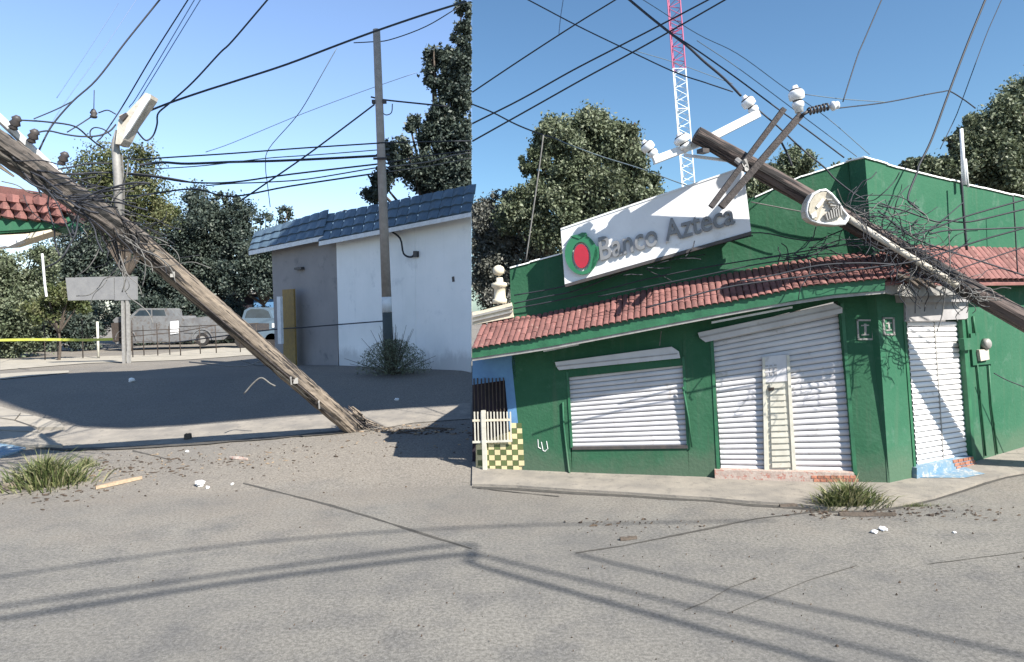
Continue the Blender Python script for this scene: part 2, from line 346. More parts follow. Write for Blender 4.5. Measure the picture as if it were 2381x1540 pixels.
def leaves(name, C, R, m, parent, size, asp=.55, org=None, tones=None, clip=None, updir=0.0):
    """C (n,3) leaf centres, one bent leaf each"""
    n = len(C); a = nr.normal(size=(n, 3)); a[:, 2] += updir; a /= np.linalg.norm(a, axis=1)[:, None]
    b = np.cross(a, nr.normal(size=(n, 3))); b /= np.linalg.norm(b, axis=1)[:, None]
    sz = size*nr.uniform(.6, 1.4, n)[:, None]
    V = np.stack([C-a*sz*.5, C+b*sz*asp*.5, C+a*sz*.5, C-b*sz*asp*.5], 1).reshape(-1, 3)
    o0 = ORG[parent.name] if parent is not None else Vector(org)
    V = V-np.array(o0)
    me = bpy.data.meshes.new(name); me.vertices.add(4*n); me.vertices.foreach_set('co', V.ravel().astype('f'))
    me.loops.add(4*n); me.loops.foreach_set('vertex_index', np.arange(4*n)); me.polygons.add(n); me.polygons.foreach_set('loop_start', np.arange(0, 4*n, 4)); me.polygons.foreach_set('loop_total', np.full(n, 4))
    me.update(); at_ = me.attributes.new('leaf_tone', 'FLOAT', 'FACE'); t = tones if tones is not None else nr.uniform(0, 1, n); at_.data.foreach_set('value', np.clip(t, 0, 1).astype('f'))
    me.materials.append(M[m]); o = bpy.data.objects.new(name, me); col.objects.link(o)
    if parent is not None: o.parent = parent
    else: o.location = o0
    ORG[o.name] = o0; return o
def tree(label, blobs, base, nleaf, size, m, cat='tree', group=None, trunkr=.18, clipx=None, clumps=46, gauss=.16, name='tree', mtr='bark', ratio=1.0):
    """blobs: (px, py, rpx, Y, density)"""
    b0 = Vector(base); t = thing(name, label, cat, b0, group)
    cs = []; tot = sum(b[2]**2*b[4] for b in blobs); mid = sum((at(b[0], b[1], b[3])*b[2] for b in blobs), Vector())/sum(b[2] for b in blobs)
    tones = []
    for px, py, rp, Y, dn in blobs:
        c = np.array(at(px, py, Y)); r = rp*Y/F_; nl = int(nleaf*rp*rp*dn/tot); nc = max(6, int(clumps*(rp/100)**1.2)) 
        d = nr.normal(size=(nc, 3)); d /= np.linalg.norm(d, axis=1)[:, None]; q = c+d*r*(nr.uniform(.25, 1, nc)**.6)[:, None]*np.array([1, .8, 1])*.9
        w = nr.uniform(.4, 1.6, nc); idx = nr.choice(nc, nl, p=w/w.sum())
        cs.append(q[idx]+nr.normal(size=(nl, 3))*r*gauss*nr.uniform(.5, 1.5, nc)[idx][:, None]); ct = nr.uniform(.15, .75, nc); tones.append(ct[idx]+nr.normal(size=nl)*.16)
    C = np.concatenate(cs); T = np.concatenate(tones)
    gz_ = C[:, 2] > b0.z+.05; 
    if clipx is not None:
        a, b = C[:, 0], C[:, 2]-H; PX = CX+(a*cr-b*sr)/C[:, 1]*F_; gz_ &= (PX < clipx[1]) & (PX > clipx[0])
    C = C[gz_]; T = T[gz_]
    leaves('crown', C, None, m, t, size, tones=T)
    tr = MB(); k = b0.lerp(mid, .45); tr.tube(smoothline([b0-Vector((0, 0, .2)), b0.lerp(k, .5)+Vector((rnd.uniform(-.1, .1), 0, 0)), k], 4), [trunkr*(1-.06*i) for i in range(9)][:len(smoothline([b0, k, mid], 4))], 8, wob=.06)
    for px, py, rp, Y, dn in blobs:
        e = at(px, py, Y); r = rp*Y/F_
        for _ in range(3):
            q = e+Vector((rnd.uniform(-1, 1), rnd.uniform(-.6, .6), rnd.uniform(-.5, .9)))*r*.7
            if clipx is not None:
                qx = proj(q)[0]
                if qx > clipx[1]-8 or qx < clipx[0]+8: continue
            pts = smoothline([k, k.lerp(q, .5)+Vector((rnd.uniform(-.2, .2), 0, rnd.uniform(0, .3)))*r*.4, q], 4); tr.tube(pts, [trunkr*.5*(1-i/len(pts))+.012 for i in range(len(pts))], 5)
    tr.build('trunk', mtr, t, smooth=True); return t
def tuft(label, c, rx, ry, n, h, name='grass_tuft', lean=.5, m='grass', cat='grass tuft', org=None):
    c = Vector(c); V = []; Fc = []; tn = []
    for i in range(n):
        a = rnd.uniform(0, 6.283); q = min(1.25, abs(rnd.gauss(0, .48))); bx = c.x+math.cos(a)*rx*q; by = c.y+math.sin(a)*ry*q; hz = h*(.2+.8*rnd.random()**1.6)*(1.1-.55*min(q, 1)); z = gz(bx, by)
        dx, dy = (math.cos(a)*q*lean+rnd.uniform(-.7, .7)), (math.sin(a)*q*lean+rnd.uniform(-.7, .7)); w = rnd.uniform(.003, .006)*h/.25; o = rnd.uniform(0, 3.14); wx, wy = math.cos(o)*w, math.sin(o)*w
        k = len(V); V += [(bx-wx, by-wy, z), (bx+wx, by+wy, z), (bx+dx*hz*.4+wx, by+dy*hz*.4+wy, z+hz*.6), (bx+dx*hz*.4-wx, by+dy*hz*.4-wy, z+hz*.6), (bx+dx*hz, by+dy*hz, z+hz*rnd.uniform(.75, 1))]
        Fc += [(k, k+1, k+2, k+3), (k+3, k+2, k+4)]; t = rnd.random(); tn += [t, t]
    b = MB(); b.v = V; b.f = Fc; o = b.build(name, m, None, org=c, fix=False)
    at_ = o.data.attributes.new('leaf_tone', 'FLOAT', 'FACE'); at_.data.foreach_set('value', tn); return tag(o, label, cat, kind='stuff')
# ================================================================== GROUND
def axis_vals(lo, hi, fine_lo, fine_hi, step, k):
    v = list(np.arange(fine_lo, fine_hi+1e-6, step)); s = step; x = fine_lo
    while x > lo: s *= k; x -= s; v.insert(0, x)
    s = step; x = fine_hi
    while x < hi: s *= k; x += s; v.append(x)
    return v
xs = axis_vals(-400, 400, -16, 14, 1, 1.5); ys = axis_vals(-60, 600, -4, 32, .5, 1.5)
b = MB(); b.v = [(x, y, gz(x, y)) for y in ys for x in xs]; nx = len(xs)
b.f = [(j*nx+i, j*nx+i+1, (j+1)*nx+i+1, (j+1)*nx+i) for j in range(len(ys)-1) for i in range(nx-1)]
tag(b.build('road', 'asphalt', org=(0, 0, 0)), kind='structure')
# right pavement in front of the bank (one raised slab with a broken kerb edge)
edge = [(1098, 1131), (1200, 1135), (1330, 1143), (1463, 1150), (1560, 1157), (1654, 1163), (1740, 1170), (1845, 1177), (1930, 1186), (2010, 1187), (2090, 1178), (2170, 1160), (2240, 1140), (2292, 1120), (2340, 1108), (2420, 1094), (2560, 1070)]
edge = [(x+rnd.uniform(-3, 3), y+rnd.uniform(-1.2, 1.2)) for x, y in edge]
back = [(2560, 985), (2380, 1030), (2267, 1060), (2131, 1095), (2068, 1112), (1663, 1100), (1217, 1082), (1098, 1080)]
drape('sidewalk', edge+back, 'concrete', h=.03, skirt=.05)
jl = []
for i in range(len(edge)-1):
    jl.append(edge[i])
drape('kerb_gap_and_shade', [(x, y+1.5) for x, y in edge[:-1]]+[(x, y+5.5+rnd.uniform(-1.5, 2.5)) for x, y in reversed(edge[:-1])], 'joint', h=.004)
drape('blue_painted_ramp', [(2133, 1084), (2205, 1078), (2290, 1108), (2240, 1118), (2131, 1117)], 'bluepaint', h=.036)
def strip(name, pts, w, m='joint', h=.004, jit=1.5):
    T = [(x+rnd.uniform(-jit, jit), y+rnd.uniform(-jit*.4, jit*.4)) for x, y in pts]; o = []
    sub = []
    for (a, b_), (c, d) in zip(T, T[1:]):
        for k in range(4): sub.append((a+(c-a)*k/4+rnd.uniform(-jit, jit)*.5, b_+(d-b_)*k/4+rnd.uniform(-jit, jit)*.25))
    sub.append(T[-1]); ws = [w*rnd.uniform(.45, 1.2) for _ in sub]
    return drape(name, [(x, y-q/2) for (x, y), q in zip(sub, ws)]+[(x, y+q/2) for (x, y), q in reversed(list(zip(sub, ws)))], m, h)
strip('road_joint_and_shade', [(563, 1124.5), (671, 1150), (775, 1177), (883, 1209), (986, 1243), (1095, 1277)], 4.5)
strip('road_joint_and_shade', [(1338, 1287), (1450, 1270), (1560, 1248), (1660, 1228), (1760, 1207), (1900, 1190)], 3.5)  # laid along a cable's shadow line, shade put into the strip's colour
strip('road_joint_and_shade', [(1590, 1420), (1640, 1400), (1700, 1366), (1760, 1343)], 2.5)
strip('road_joint_and_shade', [(1690, 1428), (1780, 1390), (1880, 1350), (1990, 1316)], 1.6)
strip('road_joint_and_shade', [(2155, 1313), (2250, 1300), (2380, 1284)], 1.6)
strip('road_joint_and_shade', [(1110, 1136), (1200, 1146), (1300, 1156)], 1.5, h=.008)
strip('road_joint_and_shade', [(310, 1048), (350, 1058), (400, 1070)], 4)
# left side: gutter band, pavement slabs, blue kerb
drape('gutter', [(0, 948), (60, 962), (130, 985), (200, 997), (300, 1001), (420, 993), (640, 975), (840, 958), (1094, 938), (1094, 975), (960, 985), (850, 1004), (640, 1020), (430, 1036), (300, 1043), (150, 1046), (60, 1038), (0, 1028)], 'concrete', h=.012)
strip('kerb_gap_and_shade', [(60, 1041), (150, 1047), (300, 1043), (430, 1036), (640, 1020), (800, 1006)], 6, h=.018)  # dark kerb edge line with the leaning pole's shadow painted in
def slab(pts): return drape('paving_slab', pts, 'slab', h=.06, skirt=.05)
slab([(-60, 938), (0, 952), (48, 966), (34, 983), (-60, 968)]); slab([(-60, 971), (32, 986), (82, 1003), (94, 1012), (-60, 1004)])
slab([(-60, 1007), (97, 1015), (146, 1043), (58, 1043), (-60, 1026)]); slab([(51, 967), (95, 978), (140, 990), (150, 1001), (86, 1001), (37, 984)])
drape('blue_kerb', [(-60, 1029), (0, 1033), (60, 1045), (40, 1054), (0, 1066), (-60, 1080)], 'bluepaint', h=.03, skirt=.03)
drape('sand_verge', [(0, 836), (150, 833), (250, 829), (350, 826), (480, 812), (560, 806), (630, 808), (630, 824), (560, 828), (430, 838), (200, 846), (0, 862)], 'sand', h=.02)
drape('sand_verge', [(0, 871), (80, 866), (160, 863), (160, 868), (80, 876), (0, 884)], 'sand', h=.02)
# ================================================================== BANK BUILDING
g0, g1, g2 = G(1217, 1098), G(2068, 1128), G(2380, 1044)
PF = Plane(g0, g1); PS = Plane(g1, g2)
bank = thing('bank_building', 'green corner bank branch with red tiled awning and closed white shutters', 'building', g1)
def part(name, plane, pts, f, b_, m, parent=None, smooth=False): return MB().pp(plane, pts, f, b_).build(name, m, parent or bank, smooth)
wall = MB()
for pts in ([(1185, 623), (1300, 592), (1755, 458), (1864, 410), (2010, 366), (2041, 745), (1947, 700), (1655, 770), (1586, 790), (1318, 838), (1190, 850)],
            [(1190, 850), (1318, 838), (1330, 1118), (1218, 1115)], [(1329, 1040), (1600, 1040), (1603, 1130), (1330, 1118)],
            [(1584, 790), (1655, 772), (1668, 1130), (1603, 1130)], [(1318, 838), (1586, 790), (1588, 850), (1320, 878)],
            [(1947, 700), (2041, 745), (2068.6, 1145), (1992, 1142)]):
    wall.pp(PF, pts, 0, -.22)
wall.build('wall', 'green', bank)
w2 = MB()
for pts in ([(2010, 366), (2090, 390), (2237, 426), (2380, 459), (2640, 520), (2640, 760), (2236, 742), (2106, 745), (2041, 745)],
            [(2041, 745), (2106, 745), (2131, 1125), (2068.6, 1145)], [(2236, 742), (2640, 760), (2640, 1000), (2267, 1090)]):
    w2.pp(PS, pts, 0, -.22)
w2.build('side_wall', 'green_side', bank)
# white worn coping along the parapet
def cope(plane, line, th=3):
    for (a, b_), (c, d) in zip(line, line[1:]):
        n = max(2, int(abs(c-a)/22))
        for k in range(n):
            x0, x1 = a+(c-a)*k/n, a+(c-a)*(k+1)/n; y0, y1 = b_+(d-b_)*k/n, b_+(d-b_)*(k+1)/n; j = rnd.uniform(-1.5, 1)
            MB().pp(plane, [(x0, y0-2+j), (x1, y1-2+j), (x1, y1+th+j-2), (x0, y0+th+j-2)], .02, -.24).build('coping_piece', 'whitewall', bank)
cope(PF, [(1185, 623), (1300, 592)], 3); cope(PF, [(1755, 458), (1864, 410), (2010, 366)]); cope(PS, [(2010, 366), (2090, 390), (2237, 426), (2380, 459), (2640, 520)])
part('corner_bead', PF, [(2006, 368), (2013, 368), (2045, 760), (2069, 1127), (2063, 1127), (2038, 760)], .006, -.02, 'green_side')
part('roof_slab', PF, [(1205, 690), (1755, 560), (2000, 520), (2000, 540), (1755, 580), (1205, 705)], -.3, -3.0, 'concrete')

# ---- shutters
def shutter(name, plane, L0, L1, R0, R1, n, off, bulge, parent=bank, m='shutter', label=None, piece='slat'):
    p = part(name, plane, [L0, R0, R1, L1], off-.012, off-.05, 'shutter_dark'); 
    if label: p['label'] = label
    for i in range(n):
        def q(A, B, t): return (A[0]+(B[0]-A[0])*t, A[1]+(B[1]-A[1])*t)
        t0, t1 = i/n, (i+1)/n
        prof = [(.0, .0), (.16, .75), (.38, 1), (.64, .85), (.80, .35), (.88, -.3)]
        v = []
        for A, B in ((L0, L1), (R0, R1)):
            x, y = q(A, B, t0); x2, y2 = q(A, B, t1)
            a, c = plane.pt(x, y, off), plane.pt(x2, y2, off)
            v += [a.lerp(c, f)+plane.n*bulge*g for f, g in prof]
        k = len(prof); f = [(j, j+1, k+j+1, k+j) for j in range(k-1)]
        MB().add(v, f).build(piece, m, p, smooth=True)
    return p
win = shutter('window_shutter', PF, (1321, 866), (1330.5, 1041), (1585, 832), (1597, 1037), 17, -.05, .013)
MB().pp(PF, [(1289.6, 842.5), (1561, 806.5), (1578, 818), (1581, 833), (1299, 861), (1293, 853)], .05, -.02).build('shutter_box', 'shutter', bank)
part('shutter_box_seam', PF, [(1292, 851), (1575, 821), (1575, 824), (1292, 854)], .054, .04, 'shutter_dark')
part('bottom_rail', PF, [(1330, 1040), (1598, 1036), (1599, 1043), (1330, 1046)], .02, -.04, 'darkmetal')
part('side_rail', PF, [(1585, 830), (1591, 830), (1604, 1045), (1597, 1045)], .012, -.05, 'green_trim'); part('side_rail', PF, [(1316, 866), (1321, 866), (1331, 1042), (1326, 1042)], .012, -.05, 'green_trim')
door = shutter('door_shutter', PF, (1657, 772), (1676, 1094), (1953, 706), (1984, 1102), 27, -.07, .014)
part('side_rail', PF, [(1953, 706), (1961, 704), (1993, 1104), (1984, 1103)], .01, -.08, 'green_trim'); part('side_rail', PF, [(1650, 775), (1657, 772), (1674, 1094), (1666, 1094)], .01, -.08, 'green_trim')
MB().pp(PF, [(1622, 774), (1940, 706), (1958, 716), (1958, 728), (1640, 796), (1626, 786)], .05, -.02).build('shutter_box', 'shutter', bank)
part('shutter_box_seam', PF, [(1626, 783), (1955, 714), (1955, 718), (1626, 787)], .054, .04, 'shutter_dark')
# wicket door in the big shutter
wk = part('wicket_door', PF, [(1774, 888), (1834, 885), (1850, 1096), (1780, 1098)], -.03, -.06, 'cream_metal')
for pts in ([(1772, 832), (1778, 832), (1785, 1099), (1777, 1099)], [(1828, 826), (1835, 826), (1851, 1097), (1842, 1097)], [(1774, 1094), (1851, 1093), (1851, 1100), (1774, 1101)]):
    MB().pp(PF, pts, -.005, -.05).build('door_frame', 'cream_metal', wk)
for i in range(14):
    y0 = 893+i*14.2; x0 = 1789+(y0-893)*.03; x1 = 1824+(y0-893)*.07
    MB().pp(PF, [(x0, y0), (x1, y0-1), (x1+.6, y0+9), (x0+.4, y0+10)], -.008, -.03).build('louvre', 'cream_metal', wk)
pl = part('lock_plate', PF, [(1771, 830), (1834, 824), (1837, 886), (1773, 890)], -.012, -.05, 'shutter')
for i in range(3):
    MB().pp(PF, [(1779+i*10, 850-i), (1785+i*10, 849.5-i), (1786+i*10, 874-i), (1780+i*10, 875-i)], -.004, -.012).build('slot', 'shutter_dark', pl)
    for k in range(2): MB().pp(PF, [(1777+i*10, 854+k*10-i), (1787+i*10, 853+k*10-i), (1787+i*10, 856+k*10-i), (1777+i*10, 857+k*10-i)], -.002, -.004).build('slot_bar', 'shutter', pl)
MB().pp(PF, [(1786, 902), (1799, 901), (1799, 908), (1787, 910)], .01, -.02).build('padlock', 'rust', bank)
# side shutter on the side street
sd = shutter('side_shutter', PS, (2106, 748), (2131, 1086), (2236, 748), (2262, 1061), 26, -.07, .015, m='shutter_sunlit', label='sunlit narrow white shutter on the side street')
MB().pp(PS, [(2104, 702), (2250, 700), (2250, 742), (2104, 748)], .02, -.2).build('shutter_box', 'shutter_dark', bank)
part('side_rail', PS, [(2236, 742), (2243, 742), (2269, 1074), (2262, 1076)], .012, -.07, 'green_trim'); part('side_rail', PS, [(2100, 748), (2106, 748), (2131, 1108), (2126, 1110)], .012, -.07, 'green_trim')
part('centre_strip', PS, [(2171, 748), (2173, 748), (2195, 1072), (2193, 1072)], -.052, -.06, 'greymetal')
# steps
st = MB().pp(PF, [(1661, 1093), (1985, 1100), (1992, 1126), (1662, 1116)], .07, -.1).build('door_step', 'stone', bank)
for i in range(7):
    x = 1886+i*15; MB().pp(PF, [(x, 1106), (x+13, 1106.5), (x+13, 1113), (x, 1112.5)], .076, .06).build('brick', 'brick', st)
    MB().pp(PF, [(x+6, 1114), (x+19, 1114.5), (x+19, 1121), (x+6, 1120.5)], .076, .06).build('brick', 'brick', st)
st2 = MB().pp(PS, [(2131, 1088), (2262, 1062), (2266, 1086), (2131, 1118)], .06, -.1).build('side_step', 'bluepaint', bank)
for i in range(4):
    for j in range(3):
        x = 2216+i*12+j*4; y = 1071-i*2.2+j*7.5; MB().pp(PS, [(x, y), (x+10.5, y-2), (x+10.5, y+4), (x, y+6)], .068, .05).build('brick', 'brick', st2)
part('plinth_line', PF, [(1218, 1094), (1662, 1112), (1662, 1117), (1218, 1099)], .012, -.02, 'concrete')
# conduits and scribble
MB().tube([PF.pt(1308, 935, .02), PF.pt(1310, 990, .02), PF.pt(1322, 1093, .02), PF.pt(1324, 1100, .05)], .013, 6).build('drain_pipe', 'green_side', bank, True)
MB().tube([PF.pt(1587, 900, .03), PF.pt(1600, 970, .03), PF.pt(1608, 1040, .03)], .012, 6).build('drain_pipe', 'green_side', bank, True)
sb = MB()
for ln in ([(1250, 1022), (1251, 1040), (1257, 1044)], [(1258, 1028), (1262, 1048), (1268, 1050)], [(1270, 1026), (1273, 1044), (1266, 1050)]): sb.tube([PF.pt(x, y, .003) for x, y in ln], .006, 4)
sb.build('chalk_scribble', 'whitewall', bank)
# number plates on the corner pillar
for pl_, x, y, w_, h_ in ((PF, 1991, 743, 38, 48), (PS, 2052, 738, 27, 42)):
    q = MB()
    for a, b_, c, d in ((0, 0, w_, 4), (0, h_-4, w_, h_), (0, 0, 4, h_), (w_-4, 0, w_, h_)): q.pp(pl_, [(x+a+b_*.06, y+b_), (x+c+b_*.06, y+b_), (x+c+d*.06, y+d), (x+a+d*.06, y+d)], .012, -.01)
    fr = q.build('number_plate', 'greymetal', bank); q = MB()
    q.pp(pl_, [(x+w_*.45, y+10), (x+w_*.6, y+10), (x+w_*.62, y+h_-12), (x+w_*.48, y+h_-12)], .006, -.005).pp(pl_, [(x+w_*.28, y+13), (x+w_*.76, y+12), (x+w_*.76, y+15), (x+w_*.28, y+16)], .008, -.004).pp(pl_, [(x+w_*.3, y+h_-13), (x+w_*.76, y+h_-14), (x+w_*.76, y+h_-11), (x+w_*.3, y+h_-10)], .008, -.004)
    q.build('character', 'greymetal', fr)
# electricity meter
mt = MB().pp(PS, [(2256, 776), (2304, 772), (2309, 846), (2262, 850)], .03, -.02).build('meter_box', 'green_side', bank)
MB().lathe(PS.pt(2288, 800, .04), PS.n, [(-.01, .075), (.05, .075), (.07, .05)], 14).build('meter', 'greymetal', mt, True)
MB().pp(PS, [(2276, 814), (2298, 812), (2300, 836), (2280, 840)], .07, .02).build('meter_cover', 'lampgrey', mt)
part('switch_box', PS, [(2240, 788), (2262, 786), (2264, 812), (2243, 815)], .07, 0, 'green_side')
for l_ in ([(2248, 740), (2250, 790)], [(2262, 735), (2266, 780)], [(2268, 815), (2276, 900), (2291, 1060)], [(2298, 850), (2304, 940), (2318, 1055)]):
    MB().tube([PS.pt(x, y, .02) for x, y in l_], .013, 6).build('conduit', 'green_trim', bank, True)
# ---- sign
sg = MB().pp(PF, [(1303, 531), (1728, 387), (1746, 541), (1313, 664)], .34, .2).build('sign_panel', 'signwhite', bank)
MB().pp(PF, [(1303, 531), (1728, 387), (1728, 391), (1303, 535)], .35, .34).build('sign_edge', 'whitemetal', sg)
MB().pp(PF, [(1313, 661), (1746, 538), (1747, 546), (1314, 668)], .36, .18).build('sign_edge', 'darkmetal', sg)
for x in (1420, 1560, 1690):
    yt = 634-(x-1420)*.285; MB().tube([PF.pt(x, yt, .28), PF.pt(x-4, yt+6, -.02)], .025, 6).build('sign_bracket', 'darkmetal', sg)
fc = bpy.data.curves.new('sign_text', 'FONT'); fc.body = 'Banco Azteca'; fc.extrude = .055; fc.offset = .010; fc.resolution_u = 3; fc.space_character = 1.0
fo = bpy.data.objects.new('sign_text', fc); col.objects.link(fo); bpy.context.view_layer.update()
tm = bpy.data.meshes.new_from_object(fo); bpy.data.objects.remove(fo)
bm = bmesh.new(); bm.from_mesh(tm); bmesh.ops.remove_doubles(bm, verts=bm.verts, dist=1e-5)
seen = set(); isl = []
for v in bm.verts:
    if v in seen: continue
    st_ = [v]; comp = []
    seen.add(v)
    while st_:
        a = st_.pop(); comp.append(a)
        for e in a.link_edges:
            o_ = e.other_vert(a)
            if o_ not in seen: seen.add(o_); st_.append(o_)
    isl.append(comp)
X0 = min(v.co.x for v in bm.verts); X1 = max(v.co.x for v in bm.verts); CAP = max(v.co.y for v in bm.verts)
a0, a1, b0_, b1_ = PF.pt(1396, 606, .36), PF.pt(1709, 520, .36), PF.pt(1390, 553, .36), PF.pt(1703, 470, .36)
for comp in isl:
    idx = {v: i for i, v in enumerate(comp)}; fs = [tuple(idx[v] for v in f.verts) for f in bm.faces if f.verts[0] in idx]; vs2 = []
    for v in comp:
        u = (v.co.x-X0)/(X1-X0); w = v.co.y/CAP; p = a0.lerp(a1, u); q = b0_.lerp(b1_, u); vs2.append(p.lerp(q, w)+PF.n*(v.co.z*.45+.0))
    MB().add(vs2, fs).build('letter', 'letter', sg)
bm.free()
def ell(cx, cy, rx, ry, n=28, rot=0): return [(cx+rx*math.cos(2*math.pi*i/n)*math.cos(rot)-ry*math.sin(2*math.pi*i/n)*math.sin(rot), cy+rx*math.cos(2*math.pi*i/n)*math.sin(rot)+ry*math.sin(2*math.pi*i/n)*math.cos(rot)) for i in range(n)]
def ring(name, o_, i_, f, b_, m):
    n = len(o_); V = [PF.pt(x, y, f) for x, y in o_+i_]; Bk = [p+PF.n*(b_-f) for p in V]; fs = []
    for k in range(n): j = (k+1) % n; fs += [(k, j, n+j, n+k), (2*n+k, 3*n+k, 3*n+j, 2*n+j), (k, 2*n+k, 2*n+j, j), (n+k, n+j, 3*n+j, 3*n+k)]
    MB().add(V+Bk, fs).build(name, m, sg)
ring('logo_ring', ell(1351, 592, 38, 47, 32, -.1), ell(1351, 597, 22, 34, 32, -.05), .40, .34, 'logogreen')
MB().pp(PF, ell(1351, 596, 17, 28, 26, -.05), .41, .34).build('logo_centre', 'logored', sg)
MB().pp(PF, [(1325, 549), (1345, 545), (1352, 541), (1362, 541), (1364, 546), (1352, 552), (1346, 556), (1338, 553)], .41, .34).build('logo_leaf', 'logogreen', sg)
MB().pp(PF, [(1385, 572), (1391, 574), (1392, 600), (1380, 622), (1372, 634), (1376, 610)], .40, .34).build('logo_leaf', 'logogreen', sg)
# ---- tiled awning
def polyz(plane, line, off):
    q = [(plane.s_of(p), p.z) for p in (plane.pt(x, y, off) for x, y in line)]
    def f(s):
        if s <= q[0][0]: a, b_ = q[0], q[1]
        else:
            for a, b_ in zip(q, q[1:]):
                if s <= b_[0]: break
        return a[1]+(b_[1]-a[1])*(s-a[0])/(b_[0]-a[0])
    return f, q[0][0], q[-1][0]
def tilemesh(name, m):
    v = []; k = 6
    for y, s in ((0, 1.0), (1.08, .86)):
        for j in range(k+1):
            a = math.pi*j/k; v.append((-.5*math.cos(a)*s, y, .27*math.sin(a)*s))
        for j in range(k+1):
            a = math.pi*j/k; v.append((-.43*math.cos(a)*s, y, .27*math.sin(a)*s-.09))
    n = k+1; f = []
    for j in range(k): f += [(j, j+1, 2*n+j+1, 2*n+j), (j, n+j, n+j+1, j+1), (n+j, 3*n+j, 3*n+j+1, n+j+1)]
    me = bpy.data.meshes.new(name); me.from_pydata(v, [], f); me.materials.append(M[m]); me.polygons.foreach_set('use_smooth', [False]*len(f)); return me
TM = tilemesh('roof_tile', 'rtile')
def awning(parent, plane, top, eave, d, pitch, rows, hip=0, s_lim=None, jag=.03, droop=0):
    ft, s0, s1 = polyz(plane, top, .01); fe, e0, e1 = polyz(plane, eave, d)
    sa, sb_ = (s_lim if s_lim else (max(s0, e0), max(s1, e1))); n = int(abs(sb_-sa)/pitch); dirn = 1 if sb_ > sa else -1
    base = MB(); N2 = 24; V = []
    for i in range(N2+1):
        s = sa+(sb_-sa)*i/N2; V += [plane.at_s(s, ft(s)-.05, 0), plane.at_s(s, fe(s)-.035, d-.03), plane.at_s(s, fe(s)-.075, d-.03), plane.at_s(s, ft(s)-.10, 0)]
    base.add(V, [(4*i+a, 4*i+4+a, 4*i+4+(a+1) % 4, 4*i+(a+1) % 4) for i in range(N2) for a in range(4)]); bo = base.build('roof_deck', 'rtile', parent)
    for i in range(n):
        s = sa+dirn*(i+.5)*pitch
        T = plane.at_s(s, ft(s)-.02, 0); E = plane.at_s(s, fe(s)-.01, d+.02); 
        for r in range(rows):
            a = E.lerp(T, r/rows); c = E.lerp(T, (r+1)/rows); yv = (c-a); ln = yv.length
            yv.normalize(); xv = plane.d*dirn; zv = xv.cross(yv).normalized()
            if zv.z < 0: xv = -xv; zv = -zv
            xv = yv.cross(zv).normalized(); j = rnd.uniform(-jag, jag)*ln
            mw = Matrix(((xv.x*pitch*1.02, yv.x*ln, zv.x*pitch*1.0, a.x), (xv.y*pitch*1.02, yv.y*ln, zv.y*pitch*1.0, a.y), (xv.z*pitch*1.02, yv.z*ln, zv.z*pitch*1.0, a.z), (0, 0, 0, 1)))
            mw = Matrix.Translation(yv*j+zv*(.012+rnd.uniform(0, .008)-r*0)+xv*rnd.uniform(-.004, .004)) @ mw
            place('roof_tile', TM, parent, mw)
    return ft, fe
topF = [(1097, 760), (1178, 742), (1254, 732), (1381, 706), (1522, 670), (1650, 646), (1745, 628), (1811, 614), (1975, 592), (2085, 578)]
eaveF = [(1097, 813), (1260, 786), (1424, 753), (1581, 723), (1745, 694), (1877, 667), (2075, 648)]
dF = .55
fbot = [(1097, 833), (1260, 809), (1424, 778), (1581, 748), (1745, 717), (1877, 696), (1942, 686), (2057, 676)]
awn = MB().pp(PF, [(1185, 760), (2030, 600), (2030, 640), (1185, 790)], .01, -.01).build('awning', 'green', bank)
awning(awn, PF, topF, eaveF, dF, .078, 4)
def band(name, top, bot, f, b_, m, parent=bank, plane=PF, n=16):
    """thin band between two pixel polylines"""
    def y_at(l_, x):
        for (a, b0), (c, d0) in zip(l_, l_[1:]):
            if x <= c: break
        return b0+(d0-b0)*(x-a)/(c-a)
    x0 = max(top[0][0], bot[0][0]); x1 = min(top[-1][0], bot[-1][0]); q = MB()
    for i in range(n):
        a, c = x0+(x1-x0)*i/n, x0+(x1-x0)*(i+1)/n; q.pp(plane, [(a, y_at(top, a)), (c, y_at(top, c)), (c, y_at(bot, c)), (a, y_at(bot, a))], f, b_)
    return q.build(name, m, parent)
band('fascia', [(x, y-2) for x, y in eaveF], fbot, dF-.005, dF-.05, 'green_trim', awn)
band('gutter_lip', [(x, y) for x, y in fbot], [(x, y+7) for x, y in fbot], dF-.02, dF-.09, 'greymetal', awn)
fb, s0, s1 = polyz(PF, [(x, y+4) for x, y in fbot], dF-.05)
q = MB(); V = []
for i in range(13):
    s = s0+(s1-s0)*i/12; V += [PF.at_s(s, fb(s), dF-.05), PF.at_s(s, fb(s), .001), PF.at_s(s, fb(s)+.03, .001), PF.at_s(s, fb(s)+.03, dF-.05)]
q.add(V, [(4*i+a, 4*i+4+a, 4*i+4+(a+1) % 4, 4*i+(a+1) % 4) for i in range(12) for a in range(4)]); q.build('soffit', 'green', awn)
MB().pp(PF, [(1263, 814), (1345, 798), (1345, 803), (1263, 819)], .3, .26).build('tube_light', 'whitemetal', awn)
MB().pp(PF, [(1654, 748), (1842, 712), (1842, 717), (1654, 753)], .3, .26).build('tube_light', 'whitemetal', awn)
MB().tube([PF.pt(1537, 770, .1), PF.pt(1533, 804, .1)], .006, 4).build('hanging_cord', 'palecable', awn)
